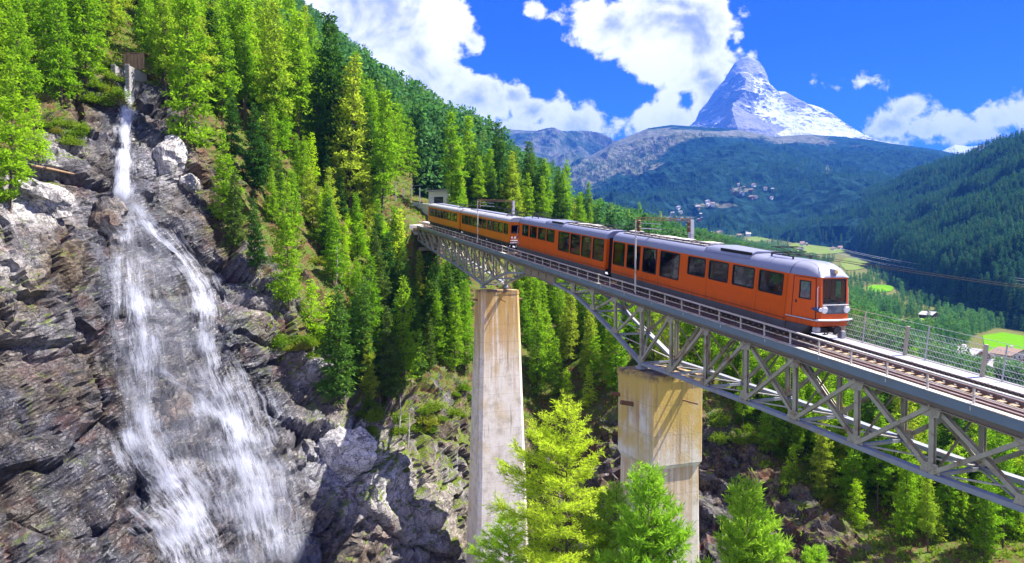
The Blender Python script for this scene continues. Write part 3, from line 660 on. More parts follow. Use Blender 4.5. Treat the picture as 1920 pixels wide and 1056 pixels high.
# lower chords segment by segment, web plate at the crown of the middle span
nodes3 = [9.4, 12.8, 16.2, 19.6, 23.0, 26.5, 29.9, 33.3, 36.7, 40.1, 43.5]
nodes2r = [-4.6, -0.8, 2.5, 5.9, 9.4]
nodes2l = [-24.2, -20.7, -16.4, -11.5]
nodes1 = [-24.2 - 3.28 * k for k in range(11)]
share = {}
def member(name, p, q, w, h, mat, I=True):
    b = MB()
    if I: b.ibeam(p, q, h, w, (0, 1, 0), 0.03)
    else: b.bar(p, q, w, h)
    return b.build(name, MAT[mat], bridge)
for v in (VN, VF):
    for nd in (nodes3, nodes2r, nodes2l, nodes1[::-1]):
        for a, b_ in zip(nd[:-1], nd[1:]):
            p, q = L(a, v, chord(a)), L(b_, v, chord(b_))
            m_ = MB(); m_.bar(p, q, 0.34, 0.03); up = np.array([0, 0, .16]); m_.bar(p - up, q - up, 0.34, 0.03)
            for s_ in (-.15, .15): m_.bar(p - up / 2 + (0, s_, 0), q - up / 2 + (0, s_, 0), 0.025, 0.128)
            m_.build('lower_chord', MAT['chord_steel'], bridge)
    # solid plate
    us = np.linspace(-11.5, -4.6, 9)
    m_ = MB(); m_.rings([[L(u, v - .018, -1.29), L(u, v + .018, -1.29), L(u, v + .018, min(chord(u), -1.5) - .25), L(u, v - .018, min(chord(u), -1.5) - .25)] for u in us])
    m_.rings([[L(u, v - .17, min(chord(u), -1.5) - .252), L(u, v + .17, min(chord(u), -1.5) - .252), L(u, v + .17, min(chord(u), -1.5) - .285), L(u, v - .17, min(chord(u), -1.5) - .285)] for u in us])
    m_.build('web_plate', MAT['ochre_steel'], bridge)
    for u in us[::2]: MB().box(u - .015, u + .015, v - .13, v - .02, GR * u + chord(u) - .1, GR * u - 1.305).build('stiffener', MAT['ochre_steel'], bridge)
    for u in sorted(set(nodes1 + nodes2l + nodes2r + nodes3)):
        if v == VF and u in (-11.5, -4.6): pass
        w = 0.24 if abs(u - 9.4) < .1 or abs(u + 24.2) < .1 else 0.17
        member('vertical', L(u, v, chord(u) - .12), L(u, v, -1.27), w, 0.2, 'grey_steel')
    def diag(a, b_, up_first, w=0.2, o=0.0, mat='grey_steel'):
        """up_first: from the upper chord at a down to the lower chord at b"""
        p = L(a, v + o, -1.25 if up_first else chord(a)); q = L(b_, v + o, chord(b_) if up_first else -1.25)
        member('diagonal', p, q, w, 0.16, mat)
    for k, (a, b_) in enumerate(zip(nodes3[:-1], nodes3[1:])):
        diag(a, b_, False, 0.2, -0.06)
        if k >= 3: diag(a, b_, True, 0.2, 0.10)
    for k, (a, b_) in enumerate(zip(nodes2r[:-1], nodes2r[1:])):
        if k > 0: diag(a, b_, False, 0.12)
    for a, b_ in zip(nodes2l[:-1], nodes2l[1:]): diag(a, b_, True, 0.13)
    n1 = nodes1[::-1]
    for a, b_ in zip(n1[:-1], n1[1:]): diag(a, b_, True, 0.2, -0.05)
# gusset plates with rivet heads where the members meet
for v in (VN, VF):
    for u in sorted(set(nodes1[1:] + nodes2l + nodes2r + nodes3)):
        if chord(u) > -1.9: continue
        for lo_ in (True, False):
            h0 = chord(u) + .20 if lo_ else -1.44; sy = v - .115 if v == VN else v + .115
            g = MB(); g.prism([(u - .42, GR * u + h0 - .17), (u + .42, GR * u + h0 - .17), (u + .30, GR * u + h0 + .2), (u - .30, GR * u + h0 + .2)] if lo_ else [(u - .30, GR * u + h0 - .2), (u + .30, GR * u + h0 - .2), (u + .42, GR * u + h0 + .17), (u - .42, GR * u + h0 + .17)], 'y', sy - .008, sy + .008)
            gp = g.build('gusset_plate', MAT['grey_steel'], bridge)
            if v == VN and u > -12:
                g = MB()
                for du in np.linspace(-.24, .24, 4):
                    for dh in (-.12, 0, .12): g.box(u + du - .022, u + du + .022, sy - .03, sy - .0085, GR * u + h0 + dh - .022, GR * u + h0 + dh + .022)
                tag(g.build('rivet', MAT['grey_steel'], gp), kind='stuff')
# cross frames, wind bracing and floor
allu = sorted(set(nodes1 + nodes2l + nodes2r + nodes3))
for i, u in enumerate(allu):
    if chord(u) < -2.2:
        m_ = MB(); m_.bar(L(u, VN + .1, -1.3), L(u, VF - .1, chord(u) + .1), .07, .07, (1, 0, 0)); m_.bar(L(u + .09, VF - .1, -1.3), L(u + .09, VN + .1, chord(u) + .1), .07, .07, (1, 0, 0))
        m_.build('cross_brace', MAT['ochre_steel'], bridge)
    m_ = MB(); m_.bar(L(u, VN + .18, chord(u) - .08), L(u, VF - .18, chord(u) - .08), .14, .14); m_.build('strut', MAT['chord_steel'], bridge)
    m_ = MB(); m_.bar(L(u, VN + .03, -1.08), L(u, VF - .03, -1.08), .16, .32); m_.build('floor_beam', MAT['ochre_steel'], bridge)
for a, b_ in zip(allu[:-1], allu[1:]):
    if b_ - a < 4.2:
        m_ = MB(); m_.bar(L(a, VN + .1, chord(a) - .03), L(b_, VF - .1, chord(b_) - .03), .08, .06); m_.bar(L(a, VF - .1, chord(a) - .11), L(b_, VN + .1, chord(b_) - .11), .08, .06)
        m_.build('wind_brace', MAT['pale_steel'], bridge)
m_ = MB()
for v in (0.55, 0.95): sloped(m_, U0, U1, v - .07, v + .07, -0.9, -0.66)
for v in (1.45, 2.45): sloped(m_, U0, U1, v - .10, v + .10, -0.98, -0.742)
m_.build('stringer', MAT['rail_steel'], bridge)
sloped(MB(), U0, U1, 0.165, 2.9, -0.925, -0.905).build('floor_plate', MAT['dark_steel'], bridge)
sloped(MB(), U0, U1, 2.95, 4.02, -0.70, -0.64).build('walkway', MAT['grating'], bridge)
sloped(MB(), U0, U1, 4.03, 4.09, -0.95, -0.60).build('walkway_edge', MAT['pale_steel'], bridge)
for u in allu:
    m_ = MB(); m_.bar(L(u, VF + .18, -1.2), L(u, 4.0, -0.78), .08, .1, (1, 0, 0)); m_.build('bracket', MAT['ochre_steel'], bridge)
# near handrail: 55 posts and rails
posts = np.arange(-32, 25) * 1.75
pm = MB().box(-.03, .03, -.06, .0, -.63, -.03).mesh('handrail_post', MAT['pale_steel'])
for u in posts:
    o = link('handrail_post', pm, bridge); o.location = L(u, 0.02, 0)
sloped(MB(), posts[0] - .1, posts[-1] + .1, -.08, .06, -.03, .03).build('handrail', MAT['pale_steel'], bridge)
sloped(MB(), posts[0], posts[-1], -.02, .01, -.36, -.325).build('knee_rail', MAT['pale_steel'], bridge)
for u in (-24.2, 9.4):
    for v in (VN, VF):
        m_ = MB(); m_.box(u - .3, u + .3, v - .28, v + .28, GR * u - 5.34, GR * u - 5.2); m_.prism([(u - .24, GR * u - 5.2), (u + .24, GR * u - 5.2), (u + .1, GR * u - 4.95), (u - .1, GR * u - 4.95)], 'y', v - .2, v + .2)
        m_.build('bearing', MAT['chord_steel'], bridge)

# ------------------------------------------------------------------ track on the bridge
track = tag(empty('railway_track', mat=M_BR), 'rack railway track with wooden sleepers and a toothed middle rail on the bridge', 'railway track')
VC = 1.95
m_s = MB(); m_s.box(-.12, .12, -.88, .88, -.07, .07)
ms1 = m_s.mesh('sleeper', MAT['sleeper_wood'], bevel=.012, seg=1)
for k, u in enumerate(np.arange(-56.6, 42, 0.45)):
    o = link('sleeper', ms1, track); o.location = L(u + rng.normal(0, .015), VC + rng.normal(0, .015), -.665); o.rotation_euler = (0, math.atan(-GR), rng.normal(0, .012))
def rail_profile(mb, v, h):
    sloped(mb, U0, U1, v - .055, v + .055, h, h + .02); sloped(mb, U0, U1, v - .012, v + .012, h + .022, h + .09); return sloped(mb, U0, U1, v - .035, v + .035, h + .092, h + .13)
for v in (VC - .5, VC + .5): rail_profile(MB(), v, -.588).build('rail', MAT['rail_steel'], track)
m_ = MB()
for v in (VC - .05, VC + .05):
    sloped(m_, U0, U1, v - .014, v + .014, -.56, -.43)
    off = 0 if v < VC else 1
    for u in np.arange(U0, U1 - .2, .20): sloped(m_, u + off * .1, u + off * .1 + .11, v - .014, v + .014, -.428, -.36)
tag(m_.build('rack_rail', MAT['dark_steel'], track), kind='stuff')
m_ = MB()
for u in np.arange(-56.6, 42, 0.9): sloped(m_, u - .05, u + .05, VC - .16, VC + .16, -.592, -.545)
for u in np.arange(-56.6, 42, 0.45):
    for v in (VC - .58, VC - .42, VC + .42, VC + .58): sloped(m_, u - .04, u + .04, v - .03, v + .03, -.592, -.54)
tag(m_.build('rail_fastening', MAT['pale_steel'], track), kind='stuff')

# ------------------------------------------------------------------ cable-mesh fence on the far walkway
fence = tag(empty('mesh_fence', mat=M_BR), 'tall grey wire mesh fence with wooden posts along the far bridge walkway', 'fence')
e_up = np.array([-GR, 0, 1.0]); e_up /= np.linalg.norm(e_up)
fp = MB().box(-.07, .07, -.055, .055, 0, 1.33).mesh('fence_post', MAT['grey_steel'], bevel=.01, seg=1)
tp = MB().box(-.022, .022, -.022, .022, 0, 1.5).mesh('wire_post', MAT['galvanised'])
for u in np.arange(29.0 - 3.5 * 24, 43, 3.5):
    o = link('fence_post', fp, fence); o.location = L(u, 3.93, -.64); o.rotation_euler = (0, math.atan(-GR), 0)
for u in np.arange(29.75 - 3.3 * 26, 43, 3.3):
    o = link('wire_post', tp, fence); o.location = L(u, 3.99, -.64); o.rotation_euler = (0, math.atan(-GR), 0)
for h in (.90, .62, .36, .10, -.14, -.38, -.56):
    m_ = MB(); m_.bar(L(-56, 3.99, h), L(43, 3.99, h), .016, .016); m_.build('wire', MAT['galvanised'], fence)
m_ = MB()
for u in np.arange(-56, 43, .14):
    for s_ in (-1, 1):
        a = L(u, 3.965 + .012 * s_, -.6); b_ = L(u + .75, 3.965 + .012 * s_, .62)
        if s_ < 0: a[0], b_[0] = u + .75, u; a[2], b_[2] = GR * a[0] - .6, GR * b_[0] + .62
        m_.bar(a, b_, .005, .005)
tag(m_.build('wire_mesh', MAT['galvanised'], fence), kind='stuff')

# ------------------------------------------------------------------ overhead line gantries
def gantry(u, label):
    g = tag(empty('catenary_gantry', mat=M_BR), label, 'gantry', 'overhead line gantries on the bridge')
    MB().tube([L(u, -.02, -.45), L(u, -.02, 4.3)], [.065, .05], 10).build('mast', MAT['pale_steel'], g, smooth=True)
    MB().box(u - .16, u + .16, 4.12, 4.42, GR * u - .6, GR * u + 4.4).build('mast', MAT['galvanised'], g, bevel=.03)
    b = MB(); b.box(u - .05, u + .05, -.1, 4.4, GR * u + 4.42, GR * u + 4.47); b.box(u - .05, u + .05, -.1, 4.4, GR * u + 4.28, GR * u + 4.32)
    for k in range(9): b.bar((u, .1 + k * .47, GR * u + 4.31), (u, .33 + k * .47, GR * u + 4.43), .03, .03, (1, 0, 0))
    b.build('crossbeam', MAT['rusty_brown'], g)
    for v in (.22, 4.1):
        for k, z in enumerate((3.55, 3.95)):
            zz_ = GR * u + z
            MB().tube([(u, v, zz_ + .16 * j * .33) for j in range(7)], [.10, .17, .10, .17, .10, .17, .10], 10).build('insulator', MAT['rusty_brown'], g, smooth=True)
    b = MB(); b.bar(L(u, .3, 3.75), L(u, VC, 3.7), .04, .04, (1, 0, 0)); b.bar(L(u, .3, 4.1), L(u, VC, 4.05), .03, .03, (1, 0, 0)); b.build('arm', MAT['galvanised'], g)
    return g
gantry(8.75, 'nearer overhead line gantry with rust brown insulators standing over the front railcar')
gantry(-25.85, 'farther overhead line gantry standing over the rear railcars')
for v, nm in ((VC - .35, 'contact wire hanging low over the near side of the track'), (VC + .35, 'contact wire hanging over the far side of the track')):
    pts = []
    for a, b_ in ((-58, -25.85), (-25.85, 8.75), (8.75, 42)):
        for k in np.linspace(0, 1, 13)[:-1]: pts.append(BP(a + (b_ - a) * k, v, 3.72 - .35 * 4 * k * (1 - k)))
    tag(MB().tube(pts, .014, 5).build('contact_wire', MAT['dark_steel']), nm, 'wire', 'overhead wires above the bridge track')

# ------------------------------------------------------------------ concrete piers
def concrete(name, top_z, warm, stain_len):
    m, t_, b, _ = new_mat(name)
    pos = t_.add('ShaderNodeTexCoord').outputs['Object']; x, y, z = t_.xyz(pos)
    n = t_.noise(pos, 0.9, 8, 0.7); st = t_.noise(t_.vmath('MULTIPLY', pos, (1.5, 1.5, 0.05)), 1.6, 6, 0.62, 0.5)
    c = t_.ramp(n, [(0.3, (0.48, 0.42, 0.32)), (0.5, (0.76, 0.69, 0.56)), (0.7, (0.84, 0.79, 0.69))])
    fade = t_.smooth(z, -stain_len, 0.5)
    rust = t_.math('MULTIPLY', t_.smooth(t_.math('ADD', st, t_.math('MULTIPLY', fade, 0.22)), 0.53, 0.74), t_.math('MULTIPLY_ADD', fade, 0.85, 0.12))
    c = t_.mix(rust, c, (0.46, 0.23, 0.055))
    ye = t_.math('MULTIPLY', t_.smooth(t_.math('ADD', t_.noise(pos, 0.35, 4), t_.math('MULTIPLY', fade, 0.25)), 0.5, 0.75), warm)
    c = t_.mix(ye, c, (0.60, 0.41, 0.10))
    dk = t_.math('MULTIPLY', t_.smooth(t_.noise(t_.vmath('MULTIPLY', pos, (2, 2, 0.12)), 1.2, 6, 0.65), 0.56, 0.72), 0.6)
    c = t_.mix(dk, c, (0.13, 0.12, 0.105))
    top = t_.smooth(z, -0.55, -0.1)
    c = t_.mix(t_.math('MULTIPLY', top, t_.smooth(n, 0.35, 0.6)), c, (0.12, 0.085, 0.06))
    joint = t_.math('FRACT', t_.math('DIVIDE', z, 1.9)); jl = t_.math('MULTIPLY', t_.math('LESS_THAN', joint, 0.018), 0.35)
    c = t_.mix(jl, c, (0.16, 0.14, 0.12))
    t_.l.new(c, b.inputs['Base Color']); b.inputs['Roughness'].default_value = 0.9
    bp = t_.add('ShaderNodeBump'); bp.inputs['Strength'].default_value = 0.5; bp.inputs['Distance'].default_value = 0.05
    t_.l.new(t_.noise(pos, 6.0, 7, 0.7), bp.inputs['Height']); t_.l.new(bp.outputs[0], b.inputs['Normal'])
concrete('pier_concrete', 0, 0.35, 16.0); concrete('pier_concrete_ochre', 0, 0.95, 9.0)
def pier(name, uc, vc, hu, hv, ztop, depth, batter, mat, label, collar=None, ch=0.35):
    M = Matrix(((EU[0], EV[0], 0, 0), (EU[1], EV[1], 0, 0), (0, 0, 1, 0), (0, 0, 0, 1)))
    c = BP(uc, vc, 0); M.translation = (c[0], c[1], ztop)
    p = tag(empty(name, mat=M), label, 'bridge pier', 'concrete piers under the bridge')
    def oct_(a, b_, z, k=ch): return [(-a + k, -b_, z), (a - k, -b_, z), (a, -b_ + k, z), (a, b_ - k, z), (a - k, b_, z), (-a + k, b_, z), (-a, b_ - k, z), (-a, -b_ + k, z)]
    if collar is None:
        zs = np.linspace(-0.5, -depth, 26)
        MB().rings([oct_(hu + batter * -z, hv + batter * -z * .8, z) for z in zs]).build('shaft', MAT[mat], p)
        MB().rings([oct_(hu + .05, hv + .05, -.497), oct_(hu + .05, hv + .05, -.06), oct_(hu - .35, hv - .35, .0)]).build('cap', MAT[mat], p)
    else:
        MB().rings([oct_(hu, hv, z, .08) for z in (-.45, -2.0, -3.5, -collar + .25)] + [oct_(hu - .12, hv - .12, -collar, .08)]).build('collar', MAT[mat], p)
        MB().rings([oct_(hu + .06, hv + .06, -.447, .08), oct_(hu + .06, hv + .06, -.05, .08), oct_(hu - .3, hv - .3, 0, .08)]).build('cap', MAT[mat], p)
        MB().rings([oct_(hu - .15 + batter * -z, hv - .15 + batter * -z, -collar + z + .004, .08) for z in np.linspace(0, -(depth - collar), 20)]).build('shaft', MAT['pier_concrete'], p)
    return p
pier1 = pier('bridge_pier', -23.7, 1.55, 1.3, 2.2, -3.12, 60, .034, 'pier_concrete', 'tall slender white concrete bridge pier with vertical rust streaks left of the squat pier')
pier2 = pier('bridge_pier', 9.5, 1.35, 2.2, 1.85, -7.12, 55, .012, 'pier_concrete_ochre', 'wide yellow stained concrete bridge pier with a thicker collar at its top', collar=5.9)
def stub(p, a, b_, r, n=8): MB().tube([a, b_], r, n).build('steel_stub', MAT['rusty_brown'], p)
stub(pier2, (-1.95, -1.7, -1.9), (-1.95, -2.5, -1.75), .14); stub(pier2, (-.2, -1.7, -2.2), (-.2, -2.7, -2.0), .16); stub(pier2, (2.1, .3, -1.6), (3.0, .9, -1.75), .05)
stub(pier1, (-.2, -2.1, -1.15), (-.2, -2.75, -1.1), .12); stub(pier1, (.2, 2.1, -1.15), (.2, 2.9, -1.1), .12); stub(pier1, (1.2, -.1, -.95), (1.9, .3, -1.3), .05)

# abutment at the far end: two slim concrete columns, a cross wall and a cap
ab = tag(empty('bridge_abutment', mat=M_BR), 'pale concrete abutment of two slim columns at the far end of the bridge', 'abutment')
for u, v in ((-59.3, -.25), (-55.2, 2.9), (-59.3, 2.9)):
    m_ = MB(); m_.rings([[(u - .45 - k, v - .4, z), (u + .45 + k, v - .4, z), (u + .45 + k, v + .4, z), (u - .45 - k, v + .4, z)] for k, z in ((0, GR * u - 1.05), (.15, GR * u - 9), (.35, GR * u - 26))]); m_.build('column', MAT['pier_concrete'], ab)
m_ = MB(); m_.box(-58.8, -55.7, -.1, 2.85, GR * -57 - 4.6, GR * -57 - 4.1); m_.build('crossbeam', MAT['ochre_steel'], ab)
m_ = MB(); m_.box(-66, -57.1, -.6, 3.6, GR * -57 - 1.6, GR * -57 - 1.04); m_.build('bearing_slab', MAT['pier_concrete'], ab)
m_ = MB(); m_.box(-70, -60.5, .2, 3.2, GR * -57 - 24, GR * -57 - 1.61); m_.build('back_wall', MAT['pier_concrete'], ab)

# ------------------------------------------------------------------ train
def paint(name, col, rough=0.3, coat=0.4, dirt=0.15):
    m, t_, b, _ = new_mat(name)
    tc = t_.add('ShaderNodeTexCoord').outputs['Object']
    n = t_.noise(t_.vmath('MULTIPLY', tc, (1, 1, 2.0)), 0.9, 7, 0.66); n2_ = t_.noise(t_.vmath('MULTIPLY', tc, (5, 5, 0.5)), 1.5, 5, 0.6)
    f = t_.math('ADD', t_.math('MULTIPLY_ADD', n, 2 * dirt, 1 - dirt), t_.math('MULTIPLY', t_.math('SUBTRACT', n2_, 0.5), dirt))
    z = t_.xyz(tc)[2]; c = t_.mix(1.0, (*col, 1), t_.comb(f, f, f), 'MULTIPLY')
    gr = t_.math('MULTIPLY', t_.smooth(t_.math('ADD', t_.math('MULTIPLY', n2_, 0.9), t_.math('MULTIPLY', t_.math('SUBTRACT', 1.25, z), 0.5)), 0.42, 0.95), 0.55)
    c = t_.mix(gr, c, (0.055, 0.032, 0.02))          # brake dust low down
    t_.l.new(c, b.inputs['Base Color'])
    t_.l.new(t_.math('MULTIPLY_ADD', n, 0.3, rough - .1), b.inputs['Roughness'])
    b.inputs['Specular IOR Level'].default_value = 0.3
    b.inputs['Coat Weight'].default_value = coat; b.inputs['Coat Roughness'].default_value = 0.12
    return m
paint('orange_paint', (0.60, 0.083, 0.0008), 0.42, 0.06); paint('old_orange_paint', (0.58, 0.135, 0.003), 0.4, 0.25, 0.2)
paint('roof_paint', (0.21, 0.225, 0.31), 0.42, 0.15, 0.12); paint('old_roof_paint', (0.36, 0.36, 0.38), 0.45, 0.1, 0.15)
paint('skirt_paint', (0.085, 0.10, 0.125), 0.5, 0.1, 0.2); paint('chrome_paint', (0.62, 0.62, 0.64), 0.35, 0.3)
paint('dark_rubber', (0.012, 0.012, 0.014), 0.5, 0.0); paint('seat_blue', (0.05, 0.07, 0.16), 0.8, 0.0); paint('inside_grey', (0.30, 0.30, 0.31), 0.7, 0.0)
simple('lamp_glass', (0.85, 0.85, 0.82), 0.1, 0, 0.02); simple('red_lamp', (0.5, 0.02, 0.02), 0.2, 0, 0.02); simple('roof_dust', (0.50, 0.46, 0.42), 0.8, 0, 0.3, 2.0); simple('amber_lamp', (0.75, 0.45, 0.12), 0.15, 0, 0.05)
def glass(name, tint, gl=0.06):
    m, t_, b, out = new_mat(name); t_.n.remove(b)
    tr = t_.add('ShaderNodeBsdfTransparent'); tr.inputs[0].default_value = (*tint, 1)
    gs = t_.add('ShaderNodeBsdfGlossy'); gs.inputs['Roughness'].default_value = 0.03; gs.inputs[0].default_value = (0.9, 0.93, 1, 1)
    lw = t_.add('ShaderNodeLayerWeight'); lw.inputs[0].default_value = 0.5; fz = t_.math('MULTIPLY_ADD', t_.math('POWER', lw.outputs['Facing'], 5.0), 0.9, 0.05)
    mx = t_.add('ShaderNodeMixShader'); t_.l.new(t_.math('ADD', fz, gl), mx.inputs[0]); t_.l.new(tr.outputs[0], mx.inputs[1]); t_.l.new(gs.outputs[0], mx.inputs[2])
    t_.l.new(mx.outputs[0], out.inputs[0])
glass('window_glass', (0.32, 0.36, 0.40), 0.02); glass('windscreen_glass', (0.72, 0.80, 0.80), -0.03)

LX = math.hypot(1, GR)
EX = (EU + np.array([0, 0, GR])) / LX; EZ = np.cross(EX, EV)
def car_matrix(x0, v=VC):
    o = P0 + np.array([0, 0, -.5]) + EX * x0 + EV * v
    return Matrix(((EX[0], EV[0], EZ[0], o[0]), (EX[1], EV[1], EZ[1], o[1]), (EX[2], EV[2], EZ[2], o[2]), (0, 0, 0, 1)))
HW = 1.25
def side_skin(mb, x0, x1, z0, z1, wins, y, th=.05):
    """a wall panel at y with real window openings; wins: (xa, xb, za, zb)"""
    def pan(a, b_, c, d):
        if b_ - a > 1e-3 and d - c > 1e-3: mb.box(a, b_, min(y, y + th), max(y, y + th), c, d)
    x = x0
    for (a, b_, c, d) in wins:
        pan(x, a, z0, z1); pan(a, b_, z0, c); pan(a, b_, d, z1); x = b_
    pan(x, x1, z0, z1)
def rrect(a, b_, c, d, r, n=4):
    o = []
    for (cx, cz, s) in ((b_ - r, d - r, 0), (a + r, d - r, 1), (a + r, c + r, 2), (b_ - r, c + r, 3)):
        for k in range(n + 1):
            th = math.pi / 2 * (s + k / n); o.append((cx + r * math.cos(th), cz + r * math.sin(th)))
    return o
def window(car, a, b_, c, d, y, sgn, mat='window_glass', bar=False, r=.10, lab=None):
    """rubber frame with rounded inner corners, pane a little behind it"""
    outer = rrect(a - .02, b_ + .02, c - .02, d + .02, .11); inner = rrect(a + .055, b_ - .055, c + .055, d - .055, r)
    m_ = MB(); yo, yi = y + sgn * .012, y - sgn * .05
    n = len(outer)
    ro = [(p[0], yo, p[1]) for p in outer]; ri = [(p[0], yo, p[1]) for p in inner]; rb = [(p[0], yi, p[1]) for p in inner]; r0 = [(p[0], y - sgn * .03, p[1]) for p in outer]
    m_.rings([r0, ro, ri, rb], False, False)
    if bar: m_.box(a + .05, b_ - .05, min(yo, yi), max(yo, yi), d - .36, d - .33)
    w = m_.build('window', MAT['dark_rubber'], car)
    m_ = MB(); m_.quad(*[(p[0], y - sgn * .03, p[1]) for p in rrect(a + .03, b_ - .03, c + .03, d - .03, r)])
    m_.build('pane', MAT[mat], w); return w
def roof_prof(s=1.0, hw=HW, z0=3.05, top=3.68, lo=1.0):
    pts = [(-1.0, 0), (-1.0, .12), (-.93, .46), (-.80, .74), (-.62, .92), (-.35, .98), (0, 1.0)]
    pts = pts + [(-p[0], p[1]) for p in pts[-2::-1]]
    return [(p[0] * hw, z0 + p[1] * (top - z0) * s) for p in pts]
def seats(car, xs, z=.95):
    mb = MB(); mb.box(-.24, .24, -.5, .5, .38, .5); mb.box(-.26, -.14, -.5, .5, .5, 1.15); mb.box(-.25, -.15, -.45, -.05, 1.155, 1.32); mb.box(-.25, -.15, .05, .45, 1.155, 1.32); mb.box(-.16, .16, -.42, .42, 0, .38)
    me = mb.mesh('seat', MAT['seat_blue'], bevel=.03)
    for x in xs:
        for y in (-.62, .62):
            o = link('seat', me, car); o.location = (x, y, z); 
            if rng.random() < .5: o.rotation_euler = (0, 0, math.pi)
def bogie(car, x, mat='dark_steel', z=0):
    b = MB()
    for y in (-.62, .62): b.bar((x - 1.2, y, .46), (x + 1.2, y, .46), .12, .2); b.box(x - .25, x + .25, y - .09, y + .09, .2, .38)
    b.bar((x, -.6, .45), (x, .6, .45), .5, .18); f = b.build('bogie', MAT[mat], car)
    for dx_ in (-.8, .8):
        for y in (-.5, .5):
            MB().tube([(x + dx_, y - .05, .34), (x + dx_, y + .05, .34)], .34, 20).build('wheel', MAT['rail_steel'], f, smooth=True)
def pantograph(car, x, z, raised=False):
    b = MB()
    for y in (-.55, .55):
        b.bar((x - .8, y, z + .12), (x + .8, y, z + .12), .05, .05); b.bar((x - .7, y, z + .18), (x + .55, y * .8, z + .34), .035, .035); b.bar((x + .55, y * .8, z + .34), (x - .5, y * .75, z + .46), .03, .03)
        for xx_ in (-.75, .75): b.tube([(x + xx_, y, z + .002), (x + xx_, y, z + .11)], .05, 8)
    for xx_ in (-.5, -.2): b.bar((x + xx_, -.85, z + .5), (x + xx_, .85, z + .5), .045, .04)
    for xx_ in (-.8, 0, .8): b.bar((x + xx_, -.55, z + .16), (x + xx_, .55, z + .16), .04, .04)
    return b.build('pantograph', MAT['dark_steel'], car)

